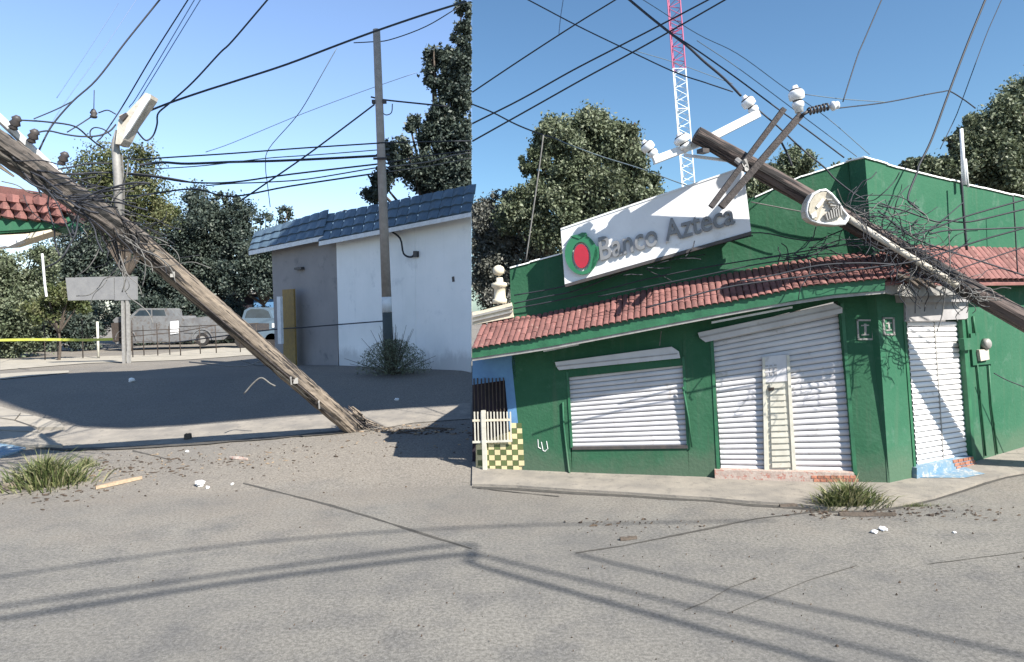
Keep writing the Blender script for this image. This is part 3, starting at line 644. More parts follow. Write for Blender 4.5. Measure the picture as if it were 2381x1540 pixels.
# side awning
topS = [(2075, 560), (2149, 572), (2188, 576), (2270, 606), (2380, 641), (2640, 722)]; eaveS = [(2110, 652), (2218, 640), (2287, 648), (2380, 655), (2640, 700)]
awS = MB().pp(PS, [(2100, 590), (2380, 650), (2380, 656), (2100, 600)], .01, -.01).build('side_awning', 'green_side', bank)
ftS, feS = polyz(PS, [(2075, 575), (2149, 575), (2188, 577), (2270, 604), (2380, 638)], .01)[0], polyz(PS, [(2110, 655), (2218, 645), (2287, 650), (2380, 655)], .3)[0]
zt = PS.pt(2149, 575, .01).z; ze = PS.pt(2287, 652, .3).z
sA, sB = .12, PS.s_of(PS.pt(2640, 700, .3))
V = []
n = int((sB-sA)/.13)
q = MB()
for i in range(n):
    s = sA+(i+.5)*.13
    for r in range(3):
        z0 = ze+(zt-ze)*0; T = PS.at_s(s, min(zt, ftS(s)) if False else PS.pt(*(0, 0)).z*0+zt, 0)
        E = PS.at_s(s, ze, .32); a = E.lerp(T, r/3); c = E.lerp(T, (r+1)/3); yv = c-a; ln = yv.length; yv.normalize(); xv = PS.d.copy(); zv = xv.cross(yv).normalized()
        if zv.z < 0: zv = -zv; xv = -xv
        mw = Matrix(((xv.x*.13, yv.x*ln, zv.x*.1, a.x), (xv.y*.13, yv.y*ln, zv.y*.1, a.y), (xv.z*.13, yv.z*ln, zv.z*.1, a.z), (0, 0, 0, 1)))
        place('roof_tile', TM, awS, Matrix.Translation(zv*.01+yv*rnd.uniform(-.01, .01)) @ mw)
q.add([PS.at_s(sA, zt-.05, 0), PS.at_s(sB, zt-.05, 0), PS.at_s(sB, ze-.04, .3), PS.at_s(sA, ze-.04, .3), PS.at_s(sA, zt-.1, 0), PS.at_s(sB, zt-.1, 0), PS.at_s(sB, ze-.07, .3), PS.at_s(sA, ze-.07, .3)], [(0, 1, 2, 3), (4, 7, 6, 5), (0, 4, 5, 1), (1, 5, 6, 2), (2, 6, 7, 3), (3, 7, 4, 0)]).build('roof_deck', 'rtile', awS)
part('side_fascia', PS, [(2058, 650), (2110, 655), (2250, 672), (2250, 684), (2110, 690), (2058, 682)], .3, .26, 'greymetal', awS)
part('side_lintel', PS, [(2100, 680), (2250, 676), (2250, 702), (2104, 704)], .12, 0, 'shutter_dark')
# ================================================================== NEIGHBOUR HOUSE
ng = G(1150, 1096)
nb = thing('tiled_house', 'blue house front with cream finial and barred opening beside the green bank', 'house', ng)
def np_(name, pts, f, b_, m): return MB().pp(PF, pts, f, b_).build(name, m, nb)
np_('front_wall', [(1098, 826), (1196, 812), (1199, 880), (1178, 884), (1098, 895)], 0, -.2, 'blue'); np_('front_wall', [(1172, 870), (1202, 870), (1206, 1000), (1184, 1000)], -.001, -.2, 'blue')
np_('opening', [(1098, 880), (1180, 870), (1190, 1100), (1098, 1100)], -.35, -.4, 'void')
tb = np_('tile_dado', [(1106, 1035), (1206, 996), (1217, 1112), (1106, 1110)], -.01, -.2, 'tiley')
for r in range(6):
    for c in range(8):
        x = 1108+c*13.6+r*.8; y = 1034+r*12.4
        if x+12 > 1218 or y < 1030: continue
        MB().pp(PF, [(x, y), (x+12.6, y), (x+13, y+11.6), (x+.4, y+11.6)], .004, -.02).build('tile', 'tileg' if (r+c) % 2 and True else 'tiley', tb)
for r in range(4):
    for c in range(2):
        x = 1188+c*12.5+r; y = 984+r*12.4
        MB().pp(PF, [(x, y), (x+11.6, y), (x+12, y+11.6), (x+.4, y+11.6)], .004, -.02).build('tile', 'tileg' if (r+c) % 2 else 'tiley', tb)
gr = np_('window_grille', [(1098, 976), (1187, 974), (1187, 979), (1098, 981)], .05, .03, 'cream')
MB().pp(PF, [(1098, 1026), (1190, 1023), (1190, 1028), (1098, 1031)], .05, .03).build('rail', 'cream_metal', gr)
for i in range(12):
    x = 1101+i*7.6; MB().pp(PF, [(x, 958), (x+2.6, 958), (x+4.6, 1028), (x+2, 1028)], .048, .03).build('bar', 'cream_metal', gr)
    if i > 6: pass
for x in (1118,): MB().pp(PF, [(x, 955), (x+9, 955), (x+13, 1095), (x+4, 1095)], .07, .02).build('post', 'cream_metal', gr)
for i in range(9): x = 1100+i*8.6; MB().pp(PF, [(x, 880+rnd.uniform(-2, 2)), (x+2, 880), (x+4, 957), (x+2, 957)], .02, .0).build('upper_bar', 'rust', gr)
np_('cornice', [(1098, 726), (1120, 722), (1188, 704), (1193, 738), (1098, 756)], .05, -.3, 'cream'); np_('cornice_band', [(1098, 734), (1190, 712), (1190, 717), (1098, 739)], .08, 0, 'greymetal'); np_('cornice_band', [(1098, 745), (1190, 723), (1190, 727), (1098, 749)], .08, 0, 'greymetal')
fin = MB().lathe(PF.pt(1163, 706, -.08), (0, 0, 1), [(0, .11), (.06, .11), (.07, .085), (.22, .085), (.24, .12), (.28, .12), (.30, .05), (.36, .05)], 12).build('finial', 'cream', nb, True)
MB().lathe(PF.pt(1159, 641, -.08), (0, 0, 1), [(0, .03), (.015, .065), (.045, .082), (.08, .085), (.115, .07), (.14, .03)], 14).build('finial_ball', 'cream', fin, True)
# ================================================================== WHITE BUILDING (left photograph)
wa, wb = G(635, 848), G(1096, 865)
PW = Plane(wa, wb)
wh = thing('white_building', 'single storey white and grey building with blue mansard roof', 'building', wb)
def wp(name, pts, f, b_, m, parent=wh): return MB().pp(PW, pts, f, b_).build(name, m, parent)
wp('grey_wall', [(631, 572), (782, 545), (786, 866), (641, 862)], 0, -.3, 'greywall')
wp('white_wall', [(781, 545), (965, 510), (967, 874), (789, 870)], .05, -.3, 'whitewall'); wp('white_wall', [(965, 510), (1094.5, 488), (1094.5, 880), (967, 874)], .04, .02, 'whitewall')
c0 = PW.pt(632, 720, 0); bk = (Vector((0.2, 1, 0))).normalized()*6
q = MB(); A = PW.pt(632, 572, -.01); B = PW.pt(641, 862, -.01); q.prism([A, A+bk, B+bk, B], [p+Vector((.25, 0, 0)) for p in (A, A+bk, B+bk, B)]); q.build('end_wall', 'greywall', wh)
def roofrow(x0, x1, e0, e1, t0, t1, off, rows, ncol, over):
    """sloping sheet roof from eave (proud) up to top (set back)"""
    rf = wp('eave_trim', [(x0, e0), (x1, e1), (x1, e1+10), (x0, e0+10)], over+.02, over+.0, 'whitemetal')
    for r in range(rows):
        for c in range(ncol):
            def P3(u, v): 
                x = x0+(x1-x0)*u; ye = e0+(e1-e0)*u; yt = t0+(t1-t0)*u; return PW.pt(x+ (0 if v == 0 else 14*v), ye+(yt-ye)*v, over-(over+.35)*v)
            u0, u1, v0, v1 = c/ncol, (c+1)/ncol-.004, r/rows, (r+1)/rows
            a, b_, cc, d = P3(u0, v0), P3(u1, v0), P3(u1, v1), P3(u0, v1); nn = (b_-a).cross(d-a).normalized()
            if nn.z < 0: nn = -nn
            m_ = (a+b_)/2+nn*.05; m2 = (cc+d)/2+nn*.02
            q = MB().add([a+nn*.03, m_+nn*.02, b_+nn*.03, cc, m2, d, a-nn*.03, b_-nn*.03], [(0, 1, 4, 5), (1, 2, 3, 4), (0, 6, 7, 2, 1), (0, 5, 6), (2, 7, 3)])
            q.build('roof_sheet', 'bluetile', rf)
roofrow(578, 751, 584, 549, 541, 487, 0, 3, 8, .35); roofrow(741, 1094.5, 562, 494, 500, 428, 0, 3, 14, .42)
wp('roof_gap_light', [(768, 505), (800, 488), (790, 500), (772, 512)], -.3, -.4, 'whitemetal')
wp('vent', [(1050, 644), (1055, 643), (1056, 655), (1051, 656)], .05, .03, 'darkmetal'); wp('lamp_bracket', [(683, 623), (699, 621), (700, 627), (684, 628)], .12, 0, 'darkmetal')
wp('foundation', [(641, 851), (786, 855), (1094.5, 866), (1094.5, 874), (641, 862)], .08, .06, 'greywall')
MB().tube(smoothline([PW.pt(905, 535, .2), PW.pt(930, 555, .25), PW.pt(938, 590, .2), PW.pt(955, 598, .12), PW.pt(965, 590, .06)]), .025, 6).build('service_cable', 'cable', wh, True)
MB().pp(PW, [(960, 584), (968, 584), (968, 598), (960, 598)], .12, .03).build('cable_inlet', 'darkmetal', wh)
yp = MB().pp(PW, [(656, 674), (682, 672), (687, 850), (659, 848)], .4, .34); tag(yp.build('yellow_board', 'yellow'), 'tall yellow board leaning at the end of the grey wall', 'board')
tag(MB().pp(PW, [(643, 690), (651, 690), (654, 800), (646, 800)], .9, .82).build('white_post', 'whitemetal'), 'short white post in front of the yellow board', 'post')
# ================================================================== UNSEEN PANEL added to shade the left street and white wall
UD = Vector((-math.cos(AL), math.sin(AL), 0)); CD = Vector((math.sin(AL), math.cos(AL), 0))
def cu(px, py):
    g = G(px, py); return CD.dot(g), UD.dot(g), g.z
U0 = -2.0
pts = []
for px, py in [(1090, 938), (920, 947), (649, 964), (426, 984), (279, 992), (174, 988), (110, 968), (30, 944), (-20, 925), (-30, 884), (60, 874), (200, 866), (330, 862), (460, 850)]:
    c, u, z = cu(px, py); pts.append((c, z+(u-U0)*math.tan(EL)))
c, u, z = cu(640, 846); pts.append((c+.8, z+(u-U0)*math.tan(EL)+3.6)); c, u, z = cu(1090, 866); pts.append((c+.5, z+(u-U0)*math.tan(EL)+4.4)); pts.append((13.4, 10.6))
bq = thing('added_shade_panel', 'unseen panel on one tall post, added beyond the right edge to shade the left street', 'billboard', (CD*13.6-UD*-U0).to_tuple())
fr = [CD*c+UD*U0+Vector((0, 0, h)) for c, h in pts]
MB().prism(fr, [p-UD*.25 for p in fr]).build('panel', 'greymetal', bq)
MB().tube([CD*13.2+UD*(U0-.3), CD*13.2+UD*(U0-.3)+Vector((0, 0, 14))], .3, 12).build('post', 'greymetal', bq)
# ================================================================== CABLES WHOSE SHADOWS CROSS THE ROAD
def shadow_cable(label, pts, h, r=.028):
    P = []
    for x, y in pts: g = G(x, y); P.append(g+SUN*((h-g.z)/SUN.z))
    b = MB().tube(smoothline(P, 4), r, 6); tag(b.build('overhead_cable', 'cable', smooth=True), label, 'cable')
shadow_cable('overhead cable high above the road casting the upper shadow line', [(-300, 1385), (70, 1331), (560, 1265), (1093, 1226), (1800, 1210)], 10.5, .02)
shadow_cable('overhead cable high above the road casting the middle shadow line', [(-300, 1455), (0, 1411), (560, 1330), (1060, 1266), (1096, 1280), (1120, 1291), (1500, 1385), (1800, 1456), (2118, 1536), (2400, 1610)], 10.0, .025)
shadow_cable('thick overhead cable above the road casting the nearest shadow line', [(-300, 1480), (0, 1439), (560, 1352), (1060, 1290), (1096, 1300), (1110, 1315), (1500, 1425), (1900, 1536), (2200, 1620)], 9.5, .032)
shadow_cable('overhead cable above the road casting the rightmost shadow line', [(1338, 1288), (1560, 1342), (1900, 1418), (2380, 1525), (2600, 1575)], 10.2, .026)
# ================================================================== LEFT LEANING POLE
def jag_tube(pts, rad, n, wob): return MB().tube(pts, rad, n, wob=wob)
B0 = G(826, 1000); MID = at(310, 553, 8.7); T0 = at(-70, 292, 7.3)
lp = thing('leaning_utility_pole', 'weathered wooden utility pole snapped at its base and leaning far to the left', 'utility pole', B0)
def woodpole(A, B, r0, r1, seg, sides, amp, name, m, parent):
    d = (B-A); ln = d.length; d.normalize(); a = d.cross(Vector((0, 0, 1))).normalized(); b = a.cross(d); V = []; ph = [rnd.uniform(0, 1) for _ in range(sides)]
    gro = [rnd.choice((0, 0, 0, -1, -.6, .2)) for _ in range(sides)]
    for i in range(seg+1):
        t = i/seg; r = r0+(r1-r0)*t
        for j in range(sides):
            q = r*(1+amp*gro[j]*(.6+.4*math.sin(6*t+ph[j]*9))+rnd.uniform(-amp, amp)*.25); an = 6.28318*j/sides; V.append(A+d*(ln*t)+a*math.cos(an)*q+b*math.sin(an)*q)
    f = [(i*sides+j, i*sides+(j+1) % sides, (i+1)*sides+(j+1) % sides, (i+1)*sides+j) for i in range(seg) for j in range(sides)]+[tuple(range(sides-1, -1, -1)), tuple(seg*sides+j for j in range(sides))]
    return MB().add(V, f).build(name, m, parent, False)
def woodmat(name, A, B, c1, c2, c3):
    """wood grain stretched along the pole"""
    m = mat(name, c1, c2, .9, 18, 8, 1.0, 30, spots=c3, sscale=15, slo=.5, shi=.56)
    n = m.node_tree.nodes; l = m.node_tree.links; d = (B-A).normalized(); q = d.to_track_quat('Z', 'Y').inverted().to_euler()
    mp = n.new('ShaderNodeMapping'); mp.inputs['Rotation'].default_value = q
    m2 = n.new('ShaderNodeMapping'); m2.inputs['Scale'].default_value = (1, 1, .07)
    g = n.new('ShaderNodeNewGeometry'); l.new(g.outputs['Position'], mp.inputs[0]); l.new(mp.outputs[0], m2.inputs[0])
    for x in n:
        if x.type == 'TEX_NOISE': l.new(m2.outputs[0], x.inputs['Vector'])
    M[name] = m; return name
woodmat('split_pole_wood', B0, MID, (.25, .205, .16), (.105, .088, .074), (.03, .027, .026)); woodmat('upper_pole_wood', MID, T0, (.15, .13, .115), (.06, .052, .048), (.02, .02, .02))
woodpole(B0-(MID-B0).normalized()*.1+Vector((-.02, 0, .02)), MID+(MID-B0).normalized()*.12, .148, .142, 60, 22, .17, 'shaft', 'split_pole_wood', lp)
woodpole(MID-(T0-MID).normalized()*.12, T0, .15, .155, 40, 18, .22, 'upper_shaft', 'upper_pole_wood', lp)
for i in range(34):   # splinters at the snapped base
    a = rnd.uniform(-.2, 1.3); p0 = B0+Vector((rnd.uniform(-.12, .14), rnd.uniform(-.12, .12), rnd.uniform(.02, .3))); ln = rnd.uniform(.15, .55)
    p1 = p0+Vector((ln*math.cos(a)*1.0, rnd.uniform(-.15, .12), -p0.z+gz(p0.x, p0.y)+rnd.uniform(.0, .05)))
    MB().tube([p0+Vector((-.12, 0, .1)), p0, p1], [.012, rnd.uniform(.012, .03), .003], 5, wob=.2).build('splinter', 'split_pole_wood' if i % 3 else 'darkwood', lp)
D_ = (T0-B0); dd = D_.normalized()
def onpole(t, dz=0.0, dy=0.0): return (B0.lerp(MID, t/.62) if t < .62 else MID.lerp(T0, (t-.62)/.38))+Vector((0, dy, dz))
MB().pp(FY(9), [(0, 0), (1, 0), (1, 1), (0, 1)], 0, 0)
for i, (t0_, t1_, dz_, dy_) in enumerate([(.1, .42, .03, -.145), (.3, .66, -.05, -.135), (.62, .98, .05, -.145), (.16, .3, -.1, -.13), (.7, 1.0, -.04, -.165), (.05, .2, .08, -.14)]):
    K = 14; P = [onpole(t0_+(t1_-t0_)*k/K, dz_+rnd.uniform(-.012, .012), dy_) for k in range(K+1)]
    MB().tube(P, [.004+.016*math.sin(math.pi*k/K)*rnd.uniform(.5, 1.1) for k in range(K+1)], 4).build('crack', 'joint', lp)
for i in range(16):   # torn dark boards and shards along the upper shaft
    t = rnd.uniform(.66, .98); a = onpole(t, rnd.uniform(-.24, .06), -.18+rnd.uniform(-.03, .05)); ln = rnd.uniform(.2, .6); sl = rnd.uniform(-.2, .2)
    d_ = (dd+Vector((0, 0, sl))).normalized(); MB().tube([a, a+d_*ln*.5, a+d_*ln], [.012, rnd.uniform(.02, .04), .008], 5, wob=.3).build('torn_board', 'darkwood' if i % 3 else 'split_pole_wood', lp)
q = MB().tube([onpole(.13, .0, -.17), onpole(.28, -.02, -.17), onpole(.5, -.03, -.165), onpole(.66, 0, -.16)], [.012, .016, .012, .006], 5, wob=.3); q.build('split', 'darkwood', lp)
for t in (.12, .21):
    MB().tube([onpole(t, .1, -.14), onpole(t, .0, -.19), onpole(t, -.1, -.16)], .014, 6).build('iron_strap', 'greymetal', lp)
for t, sc_ in ((.195, 1), (.52, .8)):
    MB().box(onpole(t, .03, -.18), .07*sc_, .05, .09*sc_, .4).build('broken_bracket', 'greymetal', lp)
# upper cross arm, insulators, clamps
q = MB().tube([at(-20, 258, 7.4), at(185, 452, 8.35)], .045, 6); q.build('cross_arm', 'whitemetal', lp)
for x, y, Y in ((35, 287, 7.5), (77, 318, 7.7), (147, 370, 8.1)):
    c = at(x, y, Y); up = Vector((.35, 0, .8)).normalized()
    MB().lathe(c-up*.08, up, [(0, .02), (.02, .05), (.05, .035), (.07, .06), (.11, .04), (.13, .055), (.17, .02)], 10).build('insulator', 'darkmetal', lp, True)
def tangle(label, path, Y, spread, count, w, ln=(80, 260), m='cable', name='cable_tangle', parent=None, yv=.2, turn=1.1):
    b = MB()
    for i in range(count):
        k = rnd.randrange(len(path)-1); t = rnd.random(); cx = path[k][0]+(path[k+1][0]-path[k][0])*t; cy = path[k][1]+(path[k+1][1]-path[k][1])*t
        cx += rnd.gauss(0, spread); cy += rnd.gauss(0, spread*.8); a = (math.atan2(path[k+1][1]-path[k][1], path[k+1][0]-path[k][0])+rnd.gauss(0, .55)) if rnd.random() < .75 else rnd.uniform(0, 6.28); n = rnd.randint(4, 7); L_ = rnd.uniform(*ln)/n; P = []; y = Y+rnd.uniform(-yv, yv)
        for _ in range(n):
            P.append(at(cx, cy, y)); a += rnd.uniform(-turn, turn); cx += L_*math.cos(a); cy += L_*math.sin(a)*.8; y += rnd.uniform(-.06, .06)
        b.tube(smoothline(P, 4), w/2*Y/F_*rnd.uniform(.7, 1.3), 4)
    o = b.build(name, m, parent, smooth=True); o['kind'] = 'stuff'
    if parent is None: tag(o, label, 'cables')
    return o
tangle('dark tangle of torn cables hanging round the upper part of the left leaning pole', [(130, 400), (200, 470), (290, 540)], 8.6, 20, 48, 2.1, turn=.7)
tangle('pale loops of torn cable mixed into the tangle on the left leaning pole', [(170, 430), (230, 500), (290, 560), (290, 620)], 8.5, 13, 26, 2.2, m='palecable', turn=.8)
tangle('dark cable ends dangling below the tangle on the left leaning pole', [(200, 480), (270, 560), (285, 620)], 8.6, 12, 18, 2.2, ln=(50, 130), turn=.6)
tangle('dark bunch of cables lashed to the top of the left leaning pole', [(0, 355), (110, 440), (190, 480)], 7.6, 11, 30, 3.8, ln=(90, 260), turn=.35)
# street lamp fixed to the leaning pole
ll = thing('street_lamp', 'grey street lamp on an upright pipe fixed to the left leaning pole', 'street lamp', at(276, 530, 8.5))
MB().tube([at(276, 545, 8.5), at(274, 420, 8.5), at(268, 335, 8.5), at(276, 305, 8.5)], [.05, .05, .048, .04], 10).build('pipe', 'greymetal', ll, True)
MB().tube([at(285, 560, 8.55), at(288, 440, 8.55), at(283, 360, 8.55)], .012, 5).build('feed_cable', 'palecable', ll)
lpln = FY(8.45)
MB().pp(lpln, [(268, 335), (272, 300), (277, 268), (295, 262), (338, 216), (350, 220), (348, 228), (305, 290), (288, 325), (280, 336)], .06, -.12).build('housing', 'lampgrey', ll)
MB().pp(lpln, [(296, 290), (336, 225), (349, 222), (346, 232), (300, 305), (286, 324)], .075, .05).build('reflector', 'porcelain', ll)
MB().pp(lpln, [(276, 272), (292, 262), (296, 268), (284, 282)], .09, .0).build('photocell', 'darkmetal', ll)
# concrete lamp socket of the hanging insulator
hi_ = thing('hanging_insulator', 'small dark insulator hanging on a thin cable left of the street lamp', 'insulator', at(218, 264, 8.6))
MB().lathe(at(218, 275, 8.6), (0, 0, 1), [(0, .03), (.02, .045), (.04, .03), (.06, .045), (.09, .03), (.11, .02)], 8).build('body', 'darkmetal', hi_, True)
# ================================================================== LEFT CORNER ROOF
PC = Plane((at(0, 500, 9.0).x, 9.0), (at(170, 500, 9.2).x, 9.2))
cb = thing('corner_awning', 'end of a red tiled awning with green fascia at the left edge', 'awning', at(60, 560, 9.0))
def cp(name, pts, f, b_, m, parent=cb): return MB().pp(PC, pts, f, b_).build(name, m, parent)
cp('fascia', [(-120, 480), (165, 505), (163, 530), (120, 533), (-120, 552)], .0, -.5, 'green_trim')
cp('fascia_panel', [(-120, 495), (0, 513), (90, 520), (165, 503), (163, 528), (90, 532), (-120, 545)], .02, 0, 'green_side')
cp('sign_underside', [(-120, 553), (60, 544), (118, 534), (122, 538), (20, 571), (-120, 580)], .03, -.3, 'cream')
cp('sign_edge', [(-120, 560), (15, 568), (62, 548), (68, 552), (18, 574), (-120, 580)], .06, -.1, 'whitemetal')
cp('roof_deck', [(-120, 420), (0, 432), (100, 448), (165, 478), (168, 505), (-120, 485)], -.04, -.5, 'rtile')
for r in range(3):
    for c in range(9):
        x = -110+c*31+r*9; y = 437+r*19+c*3.2+(c > 6)*(c-6)*4
        if x+30 > 172: continue
        v = [PC.pt(x, y, .0), PC.pt(x+30, y+5, .0), PC.pt(x+31, y+22, .05), PC.pt(x+16, y+20, .12), PC.pt(x+2, y+17, .05), PC.pt(x+15, y+2, .07)]
        v2 = [p-PC.n*.06-Vector((0, 0, .02)) for p in v]
        MB().add(v+v2, [(0, 5, 3, 4), (5, 1, 2, 3), (6, 10, 9, 11), (11, 9, 8, 7), (4, 3, 9, 10), (3, 2, 8, 9)]).build('roof_tile', 'rtile', cb)
# ================================================================== UPRIGHT POLE (left photograph)
ub = G(905, 866); ut = at(875, 70, ub.y)
up_ = thing('upright_utility_pole', 'slim upright utility pole with a white band standing before the white wall', 'utility pole', ub)
pm = lambda t: ub+(ut-ub)*t
r0, r1 = 12*ub.y/F_, 8.5*ub.y/F_
def rr(t): return r0+(r1-r0)*t
M['poleconc'] = mat('pole_concrete', (.36, .31, .27), (.27, .23, .2), .9, 6, 8, .3, 40)
M['poledark'] = mat('pole_dark_paint', (.07, .085, .085), (.05, .06, .06), .8, 6, 8, .3, 40)
MB().tube([pm(.22), pm(.5), pm(1)], [rr(.22), rr(.5), rr(1)], 16).build('shaft', 'poleconc', up_, True)
MB().tube([pm(.175), pm(.22)], [rr(.175)*1.02, rr(.22)*1.02], 16).build('white_band', 'whitemetal', up_, True)
MB().tube([pm(-.02), pm(.175)], [rr(0), rr(.175)], 16).build('painted_foot', 'poledark', up_, True)
MB().box(pm(.79), .34, .1, .08).build('clamp', 'darkmetal', up_)
MB().tube([pm(.62)+Vector((-.16, -.16, 0)), pm(.62)+Vector((.16, -.16, 0))], .03, 6).build('clamp', 'darkmetal', up_)
# ================================================================== RIGHT LEANING POLE
RT, RQ = at(1618, 313, 8.05), at(2380, 745, 8.25)
dR = (RQ-RT).normalized(); tb_ = -RT.z/dR.z; RB = RT+dR*tb_
rp = thing('fallen_utility_pole', 'dark wooden utility pole fallen across the corner of the green bank', 'utility pole', RB)
woodmat('fallen_pole_wood', RT, RQ, (.125, .095, .085), (.06, .048, .045), (.02, .018, .018))
woodpole(RT, RB, .098, .15, 60, 18, .1, 'shaft', 'fallen_pole_wood', rp)
MB().lathe(RT+dR*.012, -dR, [(0, .085), (.02, .08), (.021, .03)], 14).build('cut_end', 'darkwood', rp)
def arm(name, a, b_, Ya, Yb, w, m): 
    A, B = at(a[0], a[1], Ya), at(b_[0], b_[1], Yb); d = (B-A).normalized(); s = w/2*Ya/F_; u = d.cross(Vector((0, 1, 0))).normalized()*s; v = d.cross(u).normalized()*s*1.1
    return MB().prism([A+u+v, A-u+v, A-u-v, A+u-v], [B+u+v, B-u+v, B-u-v, B+u-v]).build(name, m, rp)
arm('cross_arm', (1822, 254), (1652, 482), 7.75, 7.8, 12, 'darkwood'); arm('cross_arm', (1861, 268), (1676, 482), 7.95, 7.98, 15, 'darkwood')
arm('steel_arm', (1762, 265), (1640, 327), 8.2, 8.2, 18, 'whitemetal'); arm('steel_arm', (1645, 325), (1519, 374), 8.2, 8.2, 17, 'whitemetal'); arm('arm_brace', (1590, 361), (1722, 378), 8.15, 8.15, 6, 'whitemetal')
MB().tube([at(1712, 372, 7.85), at(1736, 392, 7.75), at(1728, 372, 7.75)], .035, 6).build('clamp', 'greymetal', rp)
MB().box(at(1634, 352, 8.0), .1, .1, .05, .5).build('clamp', 'darkmetal', rp)
def insul(x, y, x2, y2, Y, s):
    A, B = at(x, y, Y), at(x2, y2, Y); ax = B-A; ln = ax.length
    o = MB().lathe(A, ax, [(0, s*.55), (.18*ln, s*.6), (.2*ln, s*.75), (.36*ln, s*.8), (.4*ln, s*.55), (.46*ln, s*.55), (.5*ln, s), (.72*ln, s*1.05), (.80*ln, s*.9), (.84*ln, s*.5), (1.0*ln, s*.35)], 16).build('insulator', 'porcelain', rp, True)
    MB().lathe(A+ax*.405, ax, [(0, s*.6), (.05*ln, s*.62)], 14).build('groove', 'darkmetal', o, True)
    MB().lathe(A+ax*.82, ax, [(0, s*.78), (.05*ln, s*.7)], 14).build('groove', 'darkmetal', o, True)
insul(1858, 262, 1847, 200, 7.95, .085); insul(1760, 268, 1728, 224, 8.2, .078); insul(1600, 352, 1577, 311, 8.15, .095); insul(1527, 368, 1494, 328, 8.2, .078)
sus = MB(); P = []
for i in range(40):
    t = i/39; c = at(1878+48*t, 260-12*t, 7.9); a = t*6.28*6; P.append(c+Vector((0, math.cos(a)*.04, math.sin(a)*.04)))
sus.tube(P, .012, 5); sus.tube([at(1864, 268, 7.9), at(1880, 259, 7.9)], .02, 5).build('suspension_coil', 'darkmetal', rp, True)
MB().lathe(at(1928, 249, 7.9), Vector((1, 0, .2)), [(0, .02), (.02, .03), (.03, .055), (.05, .055), (.06, .03), (.08, .045), (.10, .045), (.11, .02)], 12).build('suspension_insulator', 'porcelain', rp, True)
# cobra lamp on its arm
cl = thing('cobra_head_lamp', 'pale cobra head street lamp on a long pipe lying along the fallen pole', 'street lamp', at(2218, 655, 7.9))
MB().tube([at(1972, 508, 7.8), at(2090, 583, 7.85), at(2222, 662, 7.92)], [.036, .037, .04], 10).build('pipe', 'lampgrey', cl, True)
PL = FY(7.75)
Lo = [(1872, 492), (1876, 470), (1888, 450), (1905, 441), (1920, 439), (1935, 450), (1950, 468), (1962, 488), (1975, 503), (1972, 513), (1965, 523), (1940, 525), (1905, 522), (1885, 515), (1875, 506)]
hs = MB().pp(PL, Lo, .0, -.13).build('housing', 'lampgrey', cl)
ccx, ccy = 1915, 485
def inset(P, c, k): return [(c[0]+(x-c[0])*k, c[1]+(y-c[1])*k) for x, y in P]
n_ = len(Lo); A = [PL.pt(x, y, 0) for x, y in Lo]; B = [PL.pt(x, y, .035) for x, y in inset(Lo, (ccx, ccy), .93)]; C_ = [PL.pt(x, y, .0) for x, y in inset(Lo, (ccx, ccy), .84)]
MB().add(A+B+C_, [(k, (k+1) % n_, n_+(k+1) % n_, n_+k) for k in range(n_)]+[(n_+k, n_+(k+1) % n_, 2*n_+(k+1) % n_, 2*n_+k) for k in range(n_)]).build('rim', 'whitemetal', hs, True)
MB().pp(PL, [(1880, 490), (1884, 470), (1896, 452), (1912, 446), (1922, 447), (1915, 470), (1905, 500), (1900, 514), (1886, 508)], .03, .0).build('lens', 'glasslens', hs)
MB().pp(PL, [(1897, 480), (1912, 462), (1917, 465), (1902, 485)], .045, .02).build('bulb', 'porcelain', hs); MB().pp(PL, [(1886, 498), (1896, 492), (1899, 503), (1889, 508)], .045, .02).build('bulb', 'porcelain', hs)
for i in range(7): MB().pp(PL, [(1919+i*5.5, 497-i*4), (1922+i*5.5, 497-i*4), (1926+i*5.3, 512-i*2.0), (1923+i*5.3, 512-i*2.0)], .045, .01).build('rib', 'greymetal', hs)
for i in range(4): MB().pp(PL, [(1922+i*4, 462+i*7), (1934+i*5, 463+i*7), (1934+i*5, 466+i*7), (1922+i*4, 465+i*7)], .045, .01).build('rib', 'greymetal', hs)
# second pole butt next to lamp pipe, wires tangle
tangle('dense dark tangle of torn cables on the awning corner under the cobra lamp', [(1960, 480), (2030, 520), (2110, 570), (2150, 630)], 7.95, 14, 100, 1.9, ln=(60, 200), turn=.6)
tangle('grey strands of torn cable curling over the tangle beside the cobra lamp', [(1980, 490), (2080, 510), (2160, 560), (2130, 600)], 7.9, 15, 34, 1.7, ln=(50, 170), m='palecable', turn=.6)
tangle('dark cables heaped along the top edge of the red awning', [(1810, 605), (1900, 590), (1990, 560), (2080, 590)], 8.2, 7, 46, 2.3, ln=(60, 200), turn=.6)
tangle('knot of rope and wire binding the lamp pipe to the fallen pole', [(2200, 640), (2250, 670), (2270, 690)], 7.95, 10, 26, 2.0, ln=(40, 120), m='palecable')
tangle('dark wire knot hanging at the awning corner below the tangle', [(2080, 650), (2140, 640), (2200, 650)], 7.85, 15, 34, 2.0, ln=(50, 170), turn=.8)
tangle('dark torn wires lying on the front of the red awning and below the sign', [(1380, 660), (1500, 625), (1600, 590)], 8.6, 4, 7, 2.4, ln=(50, 110), turn=.3)
for k in range(3):
    A = at(2085+k*22, 640+k*6, 7.95); B = at(2140+k*18, 672-k*2, 7.85); tag(MB().tube([A, (A+B)/2+Vector((0, 0, .03)), B], [.03, .04, .02], 6, wob=.25).build('broken_branch', 'bark'), ('leftmost', 'middle', 'rightmost')[k]+' of the dark broken sticks wedged under the cable tangle at the awning corner', 'branch')
